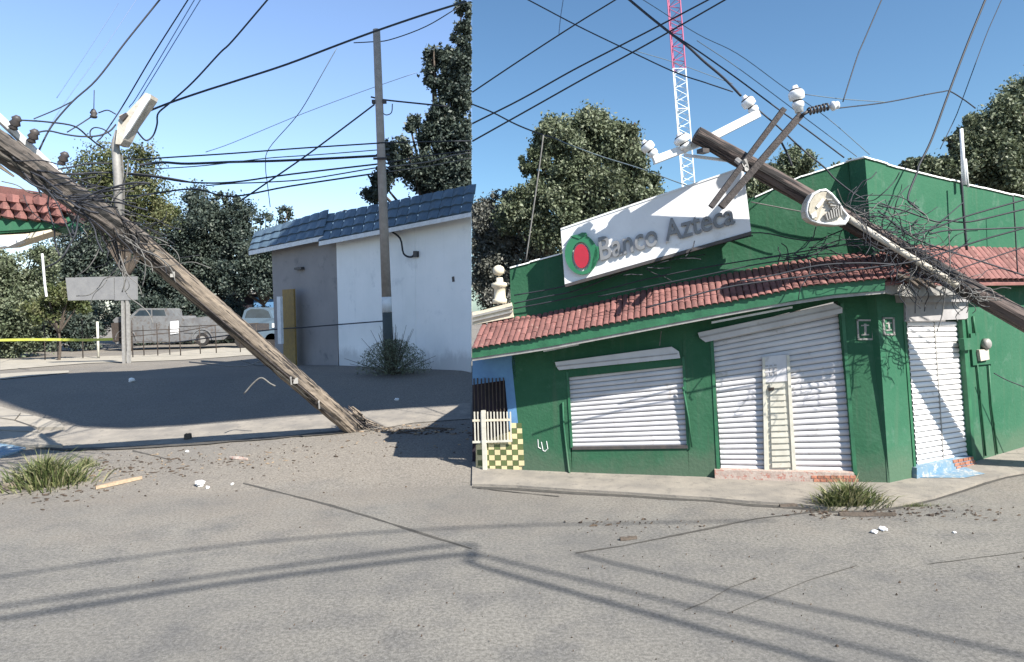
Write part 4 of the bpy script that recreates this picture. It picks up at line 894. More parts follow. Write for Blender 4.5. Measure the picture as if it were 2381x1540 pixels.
# white mast on the side parapet
wm_ = PS.pt(2241, 428, .05)
ms = thing('white_mast', 'thin white mast on the parapet of the green side wall', 'mast', wm_)
MB().tube([PS.pt(2234, 300, .1), PS.pt(2241, 430, .1)], [.022, .028], 8).build('pipe', 'whitemetal', ms, True); MB().tube([PS.pt(2244, 370, .08), PS.pt(2250, 436, .08)], .014, 6).build('stay', 'whitemetal', ms, True)
# ================================================================== RADIO TOWER
tw = thing('radio_tower', 'red and white lattice radio tower rising behind the bank', 'radio tower', at(1600, 440, 60))
TY = 60.0
M['towerwhite'] = mat('tower_white', (.7, .75, .76), (.62, .68, .7), .5, 1); M['towerred'] = mat('tower_red', (.42, .11, .2), (.38, .1, .18), .5, 1)
def legs(t):  # t 0 bottom..1 top in px along
    y = 440-t*900; x0 = 1586-(440-y)*.0785; x1 = 1615.5-(440-y)*.0785; w = at(x1, y, TY)-at(x0, y, TY); a, b_ = at(x0, y, TY), at(x1, y, TY); return a, b_, (a+b_)/2+Vector((-.2, .95, 0))
NS = 58
for sec in range(8):
    m_ = 'towerwhite' if sec < 2.7 and sec <= 2 else 'towerred'
    if sec == 0: rng_ = (0, .105)
    q = MB(); k0, k1 = sec*.1037, (sec+1)*.1037
    m_ = 'towerwhite' if sec < 3 else 'towerred'
    for j in range(3): q.tube([legs(k0)[j], legs(k1)[j]], .07, 5)
    s_ = q.build('leg_section', m_, tw); q = MB(); nn = 6
    for i in range(nn):
        a = legs(k0+(k1-k0)*i/nn); c = legs(k0+(k1-k0)*(i+1)/nn)
        for u, v in ((0, 1), (1, 2), (2, 0)): q.tube([a[u], c[v]] if i % 2 else [a[v], c[u]], .035, 4, cap=False)
    for u, v in ((0, 1), (1, 2), (2, 0)): q.tube([legs(k1)[u], legs(k1)[v]], .045, 4)
    o_ = q.build('brace', m_, s_); o_['kind'] = 'stuff'
# ================================================================== WIRES
WL = [
 ('black cable sweeping from the top left down to the left pole cross arm', [(371, 0), (292, 98), (225, 185), (169, 236), (121, 292), (90, 350)], 9, 8, 4, 'cable'),
 ('short branch cable joining the first cross arm insulator on the left', [(169, 236), (129, 256), (79, 277)], 8.4, 7.7, 3, 'cable'),
 ('straight dark cable running down to the back of the left street lamp', [(437, 0), (357, 126), (287, 244), (242, 312), (225, 330)], 14, 8.8, 3, 'cable'),
 ('faint bright wire just right of the cable above the left street lamp', [(452, 0), (329, 208), (300, 250)], 16, 11, 2, 'skycable'),
 ('second faint wire just right of the cable above the left street lamp', [(466, 0), (340, 205), (310, 250)], 16, 11, 2, 'skycable'),
 ('faint thin wire high at the far left of the sky', [(275, 8), (205, 118), (132, 228)], 30, 26, 1.8, 'skycable'),
 ('faint thin wire crossing the sky left of the hanging insulator', [(315, 3), (242, 112), (160, 226), (118, 292), (93, 351)], 30, 24, 1.8, 'skycable'),
 ('black cable from the top curling into a loop right of the left lamp', [(622, 0), (541, 95), (511, 124), (450, 190), (396, 239), (368, 264), (365, 290), (356, 316), (340, 327), (325, 314), (312, 294)], 12, 9, 4, 'cable'),
 ('long black cable passing over the top of the upright utility pole', [(1083, 4), (975, 38), (867, 75), (783, 106), (667, 150), (541, 191), (478, 211), (396, 239), (323, 268)], 17, 9, 5, 'cable'),
 ('thinner cable sagging just below the top of the upright utility pole', [(1069, 15), (990, 62), (906, 93), (860, 98), (822, 100)], 18, 18, 2.5, 'cable'),
 ('thin cable hanging from the long cable down between the trees', [(783, 112), (754, 163), (709, 242), (681, 281), (625, 346), (617, 385), (622, 433), (628, 482)], 18, 18, 2, 'cable2'),
 ('diagonal stay cable from the upright utility pole down to the left', [(870, 244), (780, 312), (704, 368), (614, 430), (557, 469)], 17, 13, 4, 'cable'),
 ('pale thin wire crossing the sky behind the upright utility pole', [(968, 169), (839, 214), (690, 270), (541, 332), (478, 354)], 30, 30, 2, 'skycable'),
 ('topmost cable of the horizontal bundle in the left half', [(1094, 328), (903, 332), (870, 334), (700, 345), (541, 357), (400, 366), (320, 371), (285, 366)], 18, 9, 3.5, 'cable'),
 ('thickest cable of the horizontal bundle in the left half', [(905, 361), (870, 363), (780, 368), (653, 374), (541, 377), (438, 381), (380, 378), (326, 384)], 18, 9, 6, 'cable'),
 ('fine wire between the two upper cables of the left bundle', [(905, 347), (867, 350), (740, 360), (625, 368), (480, 385), (330, 395)], 18, 9, 2.5, 'cable2'),
 ('long sagging cable of the left bundle, fourth from its top', [(905, 380), (878, 382), (681, 405), (541, 424), (441, 424), (360, 412), (289, 405), (210, 400)], 18, 8.7, 4, 'cable'),
 ('thin sagging cable just below the fourth cable of the left bundle', [(900, 389), (872, 391), (721, 416), (620, 424), (541, 427), (480, 432)], 18, 14, 3, 'cable'),
 ('lowest cable of the left bundle reaching across to the red awning', [(900, 400), (864, 405), (676, 433), (541, 457), (451, 440), (323, 455), (226, 456), (140, 448)], 18, 8.4, 4, 'cable'),
 ('upper of the two cables right of the upright pole in front of the tree', [(903, 378), (1000, 362), (1094, 350)], 18, 17, 3, 'cable'),
 ('pale cable right of the upright pole in front of the tree', [(903, 389), (1000, 376), (1050, 362), (1094, 356)], 18, 17, 3.5, 'palecable'),
 ('lower pale cable crossing the tree right of the upright pole', [(903, 400), (990, 388), (1094, 368)], 18, 17, 2.5, 'palecable'),
 ('short thick cable leaving the upright pole to the right into the tree', [(862, 226), (895, 233), (979, 242), (1040, 248)], 18, 18, 4, 'cable'),
 ('small hooked cable end on the right side of the upright pole', [(912, 242), (910, 262), (898, 268), (888, 262)], 18, 18, 2.5, 'cable'),
 ('cable from the first insulator curving down to the street lamp pipe', [(48, 280), (108, 284), (172, 294), (205, 319), (225, 335), (242, 346)], 7.6, 8.6, 4, 'cable'),
 ('cable from the second insulator curving to the street lamp pipe', [(83, 309), (113, 305), (151, 313), (190, 318), (229, 316), (255, 305), (269, 290)], 7.8, 8.6, 4, 'cable'),
 ('thin cable holding the small hanging insulator from above', [(219, 210), (218, 260)], 8.6, 8.6, 2, 'cable'),
 ('cable running down left from the small hanging insulator', [(211, 273), (185, 290), (156, 308)], 8.6, 8.4, 3, 'cable'),
 ('small arched cable between hanging insulator and street lamp', [(229, 263), (250, 257), (269, 266)], 8.6, 8.6, 3, 'cable'),
 ('small round cable loop left of the street lamp pipe', [(210, 318), (210, 305), (221, 297), (242, 302), (258, 316)], 8.6, 8.6, 3, 'cable'),
 ('dark cable leaving the left leaning pole level with the street lamp pipe', [(135, 394), (170, 388), (205, 381), (269, 381)], 8, 8.6, 4, 'cable'),
 ('second dark cable leaving the left leaning pole just above the red awning', [(151, 405), (242, 402), (323, 405), (400, 416), (451, 426)], 8.1, 9.5, 4, 'cable'),
 ('pale cable end curling out of the middle of the left leaning pole', [(624, 802), (640, 840), (658, 872), (672, 882)], 10.3, 10.6, 3, 'palecable'),
 ('pale bent wire drooping on the road left of the leaning pole', [(560, 838), (600, 850), (640, 846)], 20, 20, 3, 'palecable'),
 ('pale wire bow standing off the lower part of the leaning pole', [(567, 916), (590, 890), (608, 879), (628, 892), (640, 898)], 11.2, 11.2, 4, 'palecable'),
 ('pale cable lying in a long curve on the shaded road', [(440, 842), (500, 848), (560, 852), (600, 842), (640, 818)], 20, 14, 3, 'palecable'),
 ('dark cable strung across the grey wall to the upright pole', [(890, 747), (800, 754), (700, 762), (640, 766), (560, 776), (380, 800)], 18, 24, 3, 'cable'),
]
RL = [
 ('leftmost dark cable climbing to the right in the upper right sky', [(1098, 215), (1210, 140), (1335, 59), (1431, 0)], 12, 10, 3.5, 'cable'),
 ('upper of the two parallel dark cables climbing to the right', [(1098, 288), (1210, 232), (1326, 167), (1430, 113), (1535, 59), (1647, 0)], 12, 9, 4, 'cable'),
 ('lower of the two parallel dark cables climbing to the right', [(1098, 329), (1230, 255), (1358, 183), (1460, 128), (1555, 75), (1686, 0)], 12, 9, 4, 'cable'),
 ('dark cable running from the top centre down to the fallen pole insulators', [(1227, 0), (1339, 59), (1440, 108), (1565, 167), (1640, 193), (1703, 214)], 14, 9, 3, 'cable'),
 ('thickest cable coming down to the insulator on the white steel arm', [(1463, 0), (1505, 35), (1555, 75), (1598, 108), (1637, 144), (1682, 182), (1722, 223)], 11, 8.3, 6, 'cable'),
 ('dark cable passing right of the white arm and down behind the pole to the parapet', [(1555, 75), (1621, 118), (1713, 183), (1811, 256), (1870, 298), (1962, 367)], 11, 9.5, 3.5, 'cable'),
 ('fine pale wire furthest right of those ending at the green parapet peak', [(1499, 3), (1620, 79), (1713, 125), (1821, 203), (1923, 275), (2021, 360)], 14, 10.5, 1.8, 'cable2'),
 ('fine pale wire beside it ending left of the green parapet peak', [(1620, 95), (1713, 157), (1877, 279), (1991, 364)], 14, 10.5, 2, 'cable2'),
 ('dark cable from the steel arm insulator across the parapet into the tangle', [(1735, 232), (1762, 256), (1808, 295), (1864, 347), (1916, 390), (1939, 415), (1978, 446), (2008, 464)], 8.2, 8.3, 4, 'cable'),
 ('short thick cable end hanging behind the crossed arms', [(1811, 322), (1831, 361), (1841, 387)], 8.2, 8.2, 5, 'cable'),
 ('kinked cable dropping from the sky to the coil insulator', [(2049, 0), (2008, 95), (1995, 125), (1980, 170), (1959, 237)], 9, 7.95, 3, 'cable'),
 ('heavy black cable dropping from the top right onto the parapet and wall', [(2290, 0), (2250, 98), (2205, 216), (2165, 325), (2136, 384), (2132, 400), (2110, 459), (2125, 480), (2150, 500)], 9.5, 8.2, 5, 'cable'),
 ('thinner cable to the right of the heavy black one at top right', [(2328, 0), (2290, 88), (2234, 239), (2218, 279), (2185, 347)], 12, 11, 2, 'cable'),
 ('arched cable from the coil insulator across to the right tree', [(1949, 252), (2057, 239), (2155, 220), (2190, 214), (2208, 213), (2240, 232), (2267, 252)], 7.95, 10, 3, 'cable'),
 ('fine cable just above the arched cable right of the tall insulator', [(1870, 220), (1959, 231), (2057, 238)], 8.1, 8.2, 2, 'cable2'),
 ('cable crossing in front of the left tree toward the sign top', [(1098, 243), (1145, 262), (1200, 290), (1253, 311), (1290, 322)], 11, 10, 3.5, 'cable'),
 ('pale continuation wire over the tree to the top of the sign', [(1290, 322), (1326, 338), (1400, 365), (1490, 393), (1585, 428), (1610, 432), (1634, 446), (1700, 460)], 10, 8.8, 2.5, 'cable2'),
 ('pale upright guy wire in front of the left tree', [(1263, 315), (1252, 400), (1237, 505), (1222, 608)], 9.4, 9.3, 3.5, 'palecable'),
 ('faint short bright wire near the top of the right hand sky', [(1309, 0), (1303, 40), (1299, 79)], 14, 14, 2, 'skycable'),
 ('faint wire behind the radio tower meeting the steel arm', [(1473, 118), (1565, 145), (1653, 177), (1703, 195)], 30, 30, 1.6, 'cable2'),
 ('highest of the black cables at the right edge before the green wall', [(2380, 465), (2247, 503), (2180, 528), (2119, 549)], 7.6, 7.8, 4, 'cable'),
 ('second black cable from the top at the right edge', [(2380, 487), (2254, 516), (2200, 512), (2178, 516), (2130, 500), (2090, 487), (2040, 478)], 7.6, 7.9, 4, 'cable'),
 ('third black cable from the top at the right edge', [(2380, 529), (2290, 533), (2204, 536), (2160, 545)], 7.6, 7.8, 4, 'cable'),
 ('long black cable running from the right edge down across the red awning', [(2380, 531), (2270, 562), (2139, 605), (2030, 622), (1910, 638), (1713, 664), (1600, 690), (1500, 716)], 7.4, 8.1, 4, 'cable'),
 ('fourth thin black cable at the right edge in front of the side awning', [(2380, 575), (2290, 605), (2204, 634)], 7.5, 7.7, 3, 'cable'),
 ('black cable falling from the tangle along the side awning to the right', [(2040, 490), (2116, 549), (2190, 580), (2270, 605), (2380, 641)], 7.9, 8.0, 4, 'cable'),
 ('upright black cable on the green wall near the right edge', [(2355, 457), (2360, 540), (2365, 634)], 9.3, 9.3, 3, 'cable'),
 ('upright black cable on the green wall below the white mast', [(2234, 415), (2240, 500), (2247, 582)], 9.0, 9.0, 6, 'cable'),
 ('upper wire tacked across the green wall under the sign', [(1195, 687), (1306, 667), (1400, 636), (1490, 608), (1600, 580), (1745, 542), (1844, 556), (1896, 559), (1960, 535)], 9.3, 8.3, 3, 'cable'),
 ('second wire tacked across the green wall under the sign', [(1195, 706), (1270, 690), (1345, 674), (1450, 632), (1545, 598), (1640, 575), (1750, 548)], 9.25, 8.5, 3, 'cable'),
 ('third wire across the green wall just above the tiles', [(1195, 718), (1290, 700), (1400, 676), (1500, 650), (1640, 622), (1800, 596), (1960, 570)], 9.25, 8.4, 3, 'cable'),
 ('thin diagonal wire on the green parapet right of the sign', [(1745, 470), (1860, 492), (1890, 494)], 8.6, 8.4, 3, 'palecable'),
 ('thin dark wire crossing the parapet face right of its peak', [(2020, 380), (2090, 460), (2140, 500)], 9.0, 8.6, 2, 'cable'),
 ('thin dark wire crossing back over the parapet face to the mast', [(2240, 470), (2180, 520), (2120, 560)], 9.0, 8.2, 2.5, 'cable'),
 ('pale thin cord hanging down in front of the narrow side shutter', [(2205, 540), (2208, 620), (2198, 670), (2190, 730), (2178, 770)], 7.8, 7.9, 2.5, 'palecable'),
 ('dark cable running low across the green side wall to the right edge', [(2310, 868), (2340, 884), (2380, 900), (2440, 925)], 9.2, 9.0, 2.5, 'cable'),
 ('black cable along the front of the red tiles left of the fallen pole', [(1390, 690), (1500, 668), (1640, 640), (1760, 615), (1880, 598)], 8.7, 8.1, 3, 'cable'),
 ('black cable lying on the upper tiles beside the knot of wires', [(1713, 655), (1800, 640), (1900, 618), (2000, 612), (2090, 616)], 8.0, 7.8, 4, 'cable'),
]
for l_, p_, a_, b__, w_, m_ in WL+RL: wire(l_, p_, a_, b__, w_, m_, jit=0)
# ================================================================== TREES
def gY(x, y, Y): p = at(x, y, Y); return (p.x, Y, gz(p.x, Y))
tree('tall dark leafy tree beside the seam behind the blue roof', [(x, y, r, 20, .8) for x, y, r in ((1050, 190, 40), (1085, 120, 30), (1035, 290, 40), (1088, 25, 30), (1078, 85, 34), (1022, 140, 38), (1080, 160, 48), (1008, 188, 28), (1060, 230, 46), (1022, 262, 34), (962, 288, 24), (1010, 320, 44), (1075, 320, 55), (930, 365, 44), (890, 420, 36), (980, 400, 55), (1060, 410, 60), (868, 450, 24))], gY(1020, 700, 21.5), 62000, .11, 'leafD', clipx=(-500, 1094), clumps=64, gauss=.15)
tree('wide dark green tree behind the leaning pole', [(480, 540, 88, 49, 1), (400, 600, 100, 49, 1), (535, 500, 55, 49, .8), (565, 560, 52, 49, .9), (340, 640, 90, 49, 1), (455, 475, 42, 49, .6), (520, 460, 25, 49, .4), (605, 600, 50, 49, 1), (430, 660, 60, 49, 1), (520, 640, 60, 49, 1)], gY(450, 800, 50), 80000, .21, 'leafD', clumps=64, gauss=.15)
tree('sparse pale green tree behind the left street lamp', [(300, 400, 65, 38, .5), (230, 400, 65, 38, .55), (340, 460, 62, 38, .6), (250, 480, 75, 38, .7), (380, 500, 50, 38, .5), (330, 350, 30, 38, .3), (190, 450, 45, 38, .6)], gY(300, 800, 38), 26000, .15, 'leafL', clumps=70, gauss=.16)
tree('very dark tree between the corner awning and the leaning pole', [(200, 580, 80, 52, 1), (160, 640, 80, 52, 1), (260, 620, 90, 52, 1), (230, 540, 50, 52, .8), (310, 560, 60, 52, .9)], gY(210, 800, 53), 46000, .21, 'leafD', clumps=64, gauss=.15)
tree('mid green tree at the far left edge under the corner awning', [(20, 640, 75, 34, 1), (-40, 700, 90, 34, 1), (70, 690, 70, 34, .9), (90, 610, 45, 34, .6), (20, 760, 80, 34, 1)], gY(10, 815, 35), 46000, .15, 'leafR', clumps=64, gauss=.15)
tree('dark low tree behind the white shed beside the grey wall', [(600, 600, 50, 44, 1), (640, 560, 40, 44, .8), (560, 640, 50, 44, 1), (640, 650, 60, 44, 1), (660, 500, 25, 44, .4), (615, 510, 22, 44, .4)], gY(610, 790, 46), 26000, .18, 'leafD', clumps=64, gauss=.15)
tree('small bright bush in front of the grey billboard panel', [(130, 700, 42, 31, .9), (180, 690, 38, 31, .9), (90, 720, 32, 31, .8), (160, 670, 25, 31, .6)], gY(135, 826, 31), 7000, .16, 'leafL', cat='bush', name='bush', trunkr=.07)
tree('big olive tree crown behind the left part of the sign', [(1350, 330, 72, 19, 1), (1440, 330, 62, 19, 1), (1280, 320, 50, 19, .8), (1370, 290, 45, 19, .8), (1250, 380, 42, 19, .8), (1470, 390, 50, 19, .9), (1320, 430, 70, 19, .9), (1420, 450, 80, 19, 1), (1500, 440, 48, 19, .9), (1290, 500, 80, 19, 1), (1390, 540, 70, 19, 1), (1232, 462, 48, 19, .9), (1190, 500, 48, 19, .9)], gY(1370, 760, 20), 110000, .095, 'leafR', clumps=70, gauss=.14)
tree('greyish tree crowd at the seam behind the cream finial', [(1140, 540, 70, 20, 1), (1200, 490, 48, 20, 1), (1112, 505, 46, 20, 1), (1155, 490, 38, 20, .9), (1130, 620, 80, 20, 1), (1220, 580, 75, 20, 1), (1180, 680, 70, 20, 1)], gY(1170, 800, 20.5), 62000, .09, 'leafG', clumps=64, gauss=.12, clipx=(1097, 3000))
tree('small olive crown showing behind the crossed arms', [(1850, 385, 42, 17, .9), (1800, 420, 38, 17, .9), (1880, 420, 30, 17, .8), (1760, 440, 32, 17, .8), (1950, 400, 22, 17, .6), (1975, 388, 18, 17, .5)], gY(1850, 720, 17.5), 20000, .085, 'leafR', clumps=64, gauss=.15)
tree('large olive tree behind the green side parapet at right', [(2350, 300, 85, 18, 1), (2290, 340, 60, 18, 1), (2400, 250, 70, 18, 1), (2260, 300, 40, 18, .8), (2220, 390, 50, 18, 1), (2330, 400, 75, 18, 1), (2430, 400, 90, 18, 1), (2140, 400, 38, 18, .8), (2110, 385, 20, 18, .6), (2180, 395, 36, 18, .8), (2250, 350, 45, 18, .8), (2210, 330, 18, 18, .4)], gY(2350, 700, 19), 100000, .095, 'leafR', clumps=70, gauss=.14)
tree('distant dark treeline tree left of the silver pickup', [(60, 780, 60, 40, 1), (120, 760, 60, 40, 1), (0, 770, 60, 40, 1), (190, 770, 50, 40, 1)], gY(80, 822, 41), 22000, .17, 'leafD', cat='bush', name='hedge_bush', trunkr=.08)
tree('dark hedge mass behind the silver pickup in the far lot', [(x, y, 44, 46, 1) for x, y in ((160, 745), (220, 735), (285, 730), (345, 725), (410, 722), (470, 728), (530, 735), (590, 745), (330, 770), (430, 770), (520, 775))], gY(350, 800, 46), 40000, .17, 'leafD', cat='hedge', name='hedge_bush', trunkr=.06, clumps=60, gauss=.16)
bsh = thing('dry_shrub', 'dark bushy shrub at the foot of the upright utility pole', 'shrub', G(908, 872))
c = np.array(G(915, 872)); n = 6000; a = nr.uniform(0, 6.283, n); e = nr.uniform(.02, 1, n)**.8*1.5; r = nr.uniform(.1, 1, n)**.5; C = np.stack([c[0]+np.cos(a)*np.cos(e)*r*.92, c[1]+np.sin(a)*np.cos(e)*r*.6, c[2]+np.sin(e)*r*.85], 1)
leaves('foliage', C, None, 'leafR', bsh, .06, asp=.25, updir=.8)
q = MB()
for i in range(60):
    a_ = rnd.uniform(0, 6.28); e_ = rnd.uniform(.25, 1.4); r_ = rnd.uniform(.75, 1.3); q.tube([Vector(c), Vector(c)+Vector((math.cos(a_)*math.cos(e_)*.95, math.sin(a_)*math.cos(e_)*.6, math.sin(e_)*.98))*r_], [.012, .004], 3)
q.build('stem', 'bark', bsh)
# ================================================================== FAR LOT
bb = thing('billboard', 'grey blank roadside panel on two posts behind the pale bush', 'billboard', G(284, 848))
BY = 27.0; PB = FY(BY)
for x0, x1 in ((152, 264), (266, 316)): MB().pp(PB, [(x0, 646 if x0 < 200 else 644), (x1, 643), (x1+1, 697), (x0+(6 if x0 < 200 else 0), 699)], 0, -.12).build('panel_sheet', 'bbpanel', bb)
for x in (281, 292): MB().pp(PB, [(x, 697), (x+6, 697), (x+9, 852), (x+3, 852)], -.02, -.14).build('post', 'greymetal', bb)
# pickup
tY = G(400, 813).y; PT = FY(tY); tr = thing('pickup_truck', 'old silver double cab pickup with a burnt front parked in the far lot', 'pickup truck', G(390, 814))
def tp(name, pts, f, b_, m, parent=tr): return MB().pp(PT, pts, f, b_).build(name, m, parent)
bd = tp('body', [(268, 755), (262, 745), (270, 738), (300, 735), (335, 735), (420, 735), (428, 745), (500, 740), (535, 742), (537, 775), (520, 790), (270, 800), (262, 790)], 0, -1.8, 'silver')
tp('cab', [(298, 745), (300, 737), (321, 719), (326, 717), (384, 717), (390, 721), (394, 745)], -.08, -1.7, 'silver', tr)
for w_ in ([(308, 738), (324, 722), (350, 721), (351, 740)], [(355, 740), (354, 721), (381, 721), (387, 740)]): tp('window', w_, -.06, -.1, 'carglass')
tp('windscreen', [(298, 740), (315, 722), (318, 722), (304, 740)], -.1, -1.6, 'carglass')
tp('door', [(303, 748), (350, 747), (350, 794), (303, 795)], .02, -.02, 'silver'); tp('door', [(352, 747), (386, 747), (392, 780), (386, 793), (352, 794)], .02, -.02, 'silver')
tp('bed_side', [(428, 742), (478, 736), (536, 745), (536, 772), (428, 775)], .03, -.1, 'silver'); tp('white_panel', [(395, 748), (414, 746), (415, 775), (396, 778)], .05, 0, 'whitemetal')
tp('burnt_front', [(258, 752), (298, 748), (300, 790), (262, 795)], .04, -1.75, 'rust')
for x in (292, 470): 
    w = MB().lathe(PT.pt(x, 790, .06), (0, 1, 0), [(0, .36), (.24, .36)], 18).build('wheel', 'tyre', tr, False); MB().lathe(PT.pt(x, 790, .07), (0, 1, 0), [(0, .2), (.03, .2)], 14).build('rim', 'greymetal', w)
    MB().tube([PT.pt(x+24*math.cos(k*.314), 790-24*math.sin(k*.314), .05) for k in range(11)], .03, 5).build('wheel_arch', 'silver', tr)
c2 = thing('blue_grey_van', 'blue grey car facing the camera partly hidden by the grey wall', 'car', G(595, 812)); P2 = FY(38)
def q2(name, pts, f, b_, m): return MB().pp(P2, pts, f, b_).build(name, m, c2)
q2('body', [(548, 745), (560, 740), (640, 740), (650, 750), (650, 790), (548, 790)], 0, -3.5, 'carblue'); q2('cab', [(562, 742), (568, 722), (580, 715), (615, 715), (628, 722), (636, 742)], -.3, -3, 'carblue'); q2('windscreen', [(569, 740), (574, 724), (583, 719), (612, 719), (623, 724), (630, 740)], -.25, -.32, 'carglass')
q2('grille', [(575, 752), (625, 752), (625, 768), (575, 768)], .03, 0, 'darkmetal')
for x in (556, 632): q2('headlight', [(x, 752), (x+12, 752), (x+12, 762), (x, 762)], .04, 0, 'whitemetal')
for x in (562, 632): MB().lathe(P2.pt(x, 792, 0), (0, 1, 0), [(0, .4), (.3, .4)], 16).build('wheel', 'tyre', c2)
sh = thing('low_shed', 'low shed with a pale flat roof behind the parked vehicles', 'shed', G(520, 800)); P3_ = FY(50)
def q3(name, pts, f, b_, m): return MB().pp(P3_, pts, f, b_).build(name, m, sh)
q3('wall', [(330, 690), (650, 680), (650, 790), (330, 790)], 0, -5, 'void'); q3('roof', [(320, 672), (480, 660), (540, 676), (650, 671), (650, 681), (540, 686), (480, 676), (320, 686)], .6, -5, 'greymetal')
q3('blue_panel', [(590, 692), (650, 690), (650, 720), (590, 722)], .1, 0, 'blue'); q3('white_box', [(372, 678), (420, 676), (424, 694), (374, 697)], 1, .2, 'whitemetal')
# pipe fence
for i, (x, yt, yb, m_) in enumerate([(102, 752, 838, 'rust'), (132, 748, 836, 'rust'), (190, 742, 834, 'rust'), (226, 748, 834, 'cream_metal'), (306, 745, 832, 'rust'), (332, 757, 828, 'rust'), (364, 752, 828, 'rust'), (392, 758, 826, 'rust'), (417, 764, 828, 'rust'), (463, 757, 824, 'rust'), (500, 757, 822, 'rust'), (556, 752, 820, 'rust'), (595, 752, 815, 'rust')]):
    if i == 0: fn = thing('pipe_fence', 'low rusty pipe fence with one white post along the far lot', 'fence', G(306, 832))
    g = G(x+3, yb); t_ = at(x, yt, g.y); MB().tube([g-Vector((0, 0, .1)), t_], .055 if i == 3 else .024, 6).build('post', m_, fn, True)
for a_, b__ in (((226, 790), (417, 772)), ((417, 772), (500, 757)), ((417, 760), (600, 752)), ((102, 790), (226, 788)), ((306, 770), (417, 765))):
    MB().tube([at(a_[0], a_[1], 31), at(b__[0], b__[1], 31)], .02, 5).build('rail', 'rust', fn, True)
tp_ = MB()
P = [at(x, y, 12+0*x) for x, y in ((-40, 789), (60, 787), (130, 787), (200, 788), (262, 786))]
for A, B in zip(P, P[1:]): tp_.prism([A, B, B-Vector((0, 0, .045)), A-Vector((0, 0, .045))], [p+Vector((0, .006, 0)) for p in (A, B, B-Vector((0, 0, .045)), A-Vector((0, 0, .045)))])
tag(tp_.build('caution_tape', 'tape'), 'yellow caution tape stretched low across the far street at left', 'tape')
tag(MB().tube([at(98, 590, 22), at(104, 660, 22), at(108, 690, 22)], .035, 6).build('white_cable_post', 'whitemetal'), 'thin white pole among the trees left of the grey billboard', 'pole')
# ================================================================== GRASS, DEBRIS, LITTER
g = G(105, 1128); tuft('green grass tuft by the blue kerb at lower left', g, .62, .3, 1300, .5, lean=.9)
g = G(200, 1085); tuft('thin grass at the right end of the lower left tuft', g, .2, .12, 320, .2)
g = G(1972, 1178); tuft('green and straw grass tuft growing from the broken kerb before the corner pillar', g, .40, .15, 1200, .36, lean=.9)
g = G(2130, 1178); tuft('flat weeds trailing along the kerb right of the corner tuft', g, .42, .05, 500, .06, lean=1.2)
def chipsf(label, spots, name='wood_debris', m='chip'):
    b = MB()
    for cx, cy, sx, sy, n, s0, s1 in spots:
        for _ in range(n):
            x, y = rnd.gauss(cx, sx), rnd.gauss(cy, sy)
            if y < 985: continue
            p = G(x, y); ln = rnd.uniform(s0, s1); a_ = rnd.gauss(0, .6); d = Vector((math.cos(a_), math.sin(a_), 0)); nn = Vector((-d.y, d.x, 0)); ln *= rnd.random()**1.3*1.1+.15; w = ln*rnd.uniform(.08, .35); h = rnd.uniform(.004, .02)
            q = p+Vector((0, 0, .004)); b.prism([q-d*ln/2, q+nn*w/2, q+d*ln/2*rnd.uniform(.6, 1), q-nn*w/2], [q-d*ln/2+Vector((0, 0, h*.4)), q+nn*w/2+Vector((0, 0, h)), q+d*ln/2+Vector((0, 0, h*.6)), q-nn*w/2+Vector((0, 0, h))])
    o = b.build(name, m, org=(0, 0, 0)); tag(o, label, 'debris', kind='stuff')
chipsf('dark bark chips scattered round the base of the left leaning pole', [(960, 1003, 90, 6, 150, .02, .16), (760, 1040, 160, 10, 70, .015, .08), (330, 1085, 90, 14, 120, .02, .12), (520, 1070, 120, 16, 120, .02, .1), (130, 1150, 90, 14, 80, .03, .1), (640, 1090, 280, 45, 70, .01, .035)])
chipsf('pale wood splinters scattered between grass tuft and pole base', [(960, 1000, 70, 6, 60, .04, .2), (520, 1060, 140, 16, 60, .02, .12), (300, 1108, 60, 10, 26, .03, .12), (900, 1030, 160, 12, 40, .02, .08)], m='palewood')
chipsf('dark debris flecks strewn on the road before the bank', [(2130, 1196, 110, 8, 150, .015, .07), (1930, 1197, 60, 7, 60, .015, .09), (1500, 1222, 90, 12, 36, .015, .05), (1400, 1215, 60, 6, 20, .03, .09), (1700, 1260, 380, 60, 50, .01, .025)])
chipsf('small dark pebbles scattered over the near road', [(600, 1400, 420, 90, 70, .008, .02), (1700, 1420, 420, 80, 90, .008, .024)])
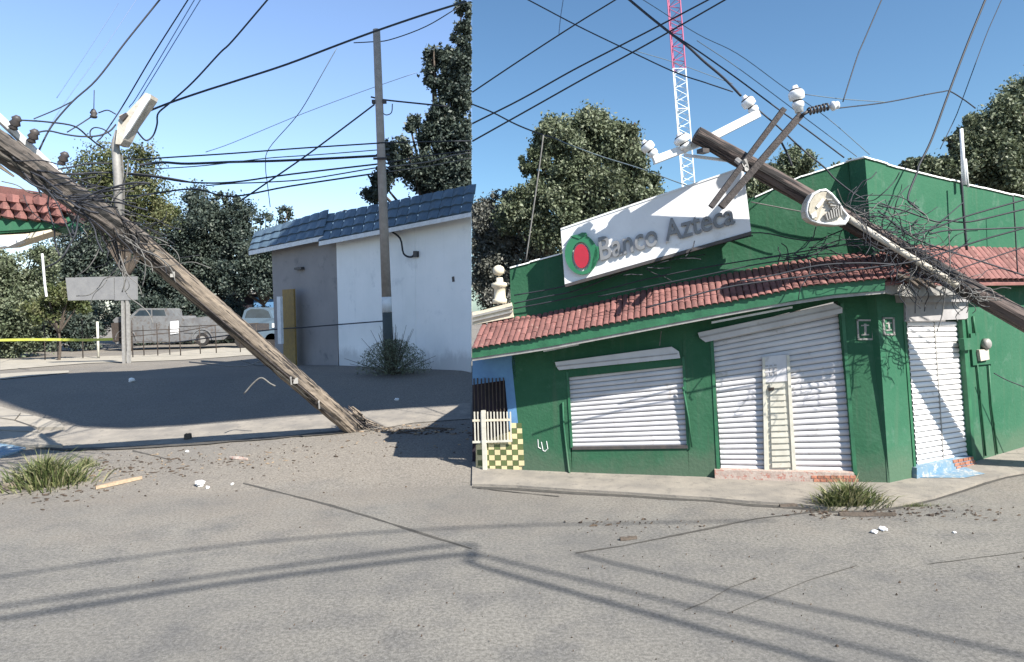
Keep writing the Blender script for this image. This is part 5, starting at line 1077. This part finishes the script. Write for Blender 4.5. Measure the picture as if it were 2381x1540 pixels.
def plank(label, a_, b__, w, h, m='bark'):
    A, B = G(*a_), G(*b__); d = (B-A).normalized(); nn = Vector((-d.y, d.x, 0)); K = 5; V = []
    for i in range(K+1):
        t = i/K; p = A.lerp(B, t); ww = w*(.6+.5*math.sin(math.pi*min(1, t*1.1+.08)))*rnd.uniform(.8, 1.1); V += [p-nn*ww/2+Vector((0, 0, .004)), p+nn*ww/2+Vector((0, 0, .004)), p+nn*ww*.3+Vector((0, 0, h*rnd.uniform(.8, 1.1))), p-nn*ww*.35+Vector((0, 0, h*rnd.uniform(.8, 1.1)))]
    f = [(4*i+a, 4*i+4+a, 4*i+4+(a+1) % 4, 4*i+(a+1) % 4) for i in range(K) for a in range(4)]+[(3, 2, 1, 0), (4*K, 4*K+1, 4*K+2, 4*K+3)]
    tag(MB().add(V, f).build('wood_piece', m), label, 'wood piece')
plank('pale split plank lying right of the lower left grass tuft', (222, 1138), (330, 1114), .09, .05, 'palewood')
plank('grey brown log end at the lower left corner by the grass', (-20, 1150), (62, 1124), .14, .09, 'split_pole_wood')
plank('long dark plank lying before the corner tuft', (1950, 1199), (2082, 1200), .07, .035); plank('short dark plank left of the corner tuft', (1812, 1179), (1892, 1174), .05, .03)
plank('small dark wood block alone on the road before the bank', (1441, 1257), (1480, 1253), .05, .03)
plank('light stone coloured chunk on the road above centre left', (535, 1065), (575, 1070), .07, .03, 'stone')
plank('dark brown shard at the kerb right of the pole base', (985, 996), (1050, 1000), .05, .03); plank('small square dark block on the kerb line', (430, 1022), (444, 1022), .12, .1)
def litter(label, x, y, s):
    p = G(x, y); V = []; bm = bmesh.new(); bmesh.ops.create_icosphere(bm, subdivisions=2, radius=s)
    for v in bm.verts: v.co *= rnd.uniform(.6, 1.15); v.co.z *= .7
    b = MB().add([p+v.co+Vector((0, 0, s*.5)) for v in bm.verts], [tuple(v.index for v in f.verts) for f in bm.faces]); bm.free(); tag(b.build('crumpled_litter', 'paper'), label, 'litter')
litter('crumpled white paper cup on the road at centre left', 466, 1130, .075); litter('torn scrap beside the crumpled white cup', 482, 1136, .03); litter('tiny white scrap right of the white cup', 540, 1128, .025)
litter('white litter pieces on the road before the corner, left one', 2033, 1240, .035); litter('white litter pieces on the road before the corner, right one', 2052, 1234, .04)
litter('white scrap further left on the kerb line', 435, 1052, .03); litter('white scrap lying on the shaded street', 306, 888, .08); litter('flat white scrap near the shadow edge at right', 922, 932, .05); litter('lone white scrap at the right edge of the road', 2218, 1240, .02)
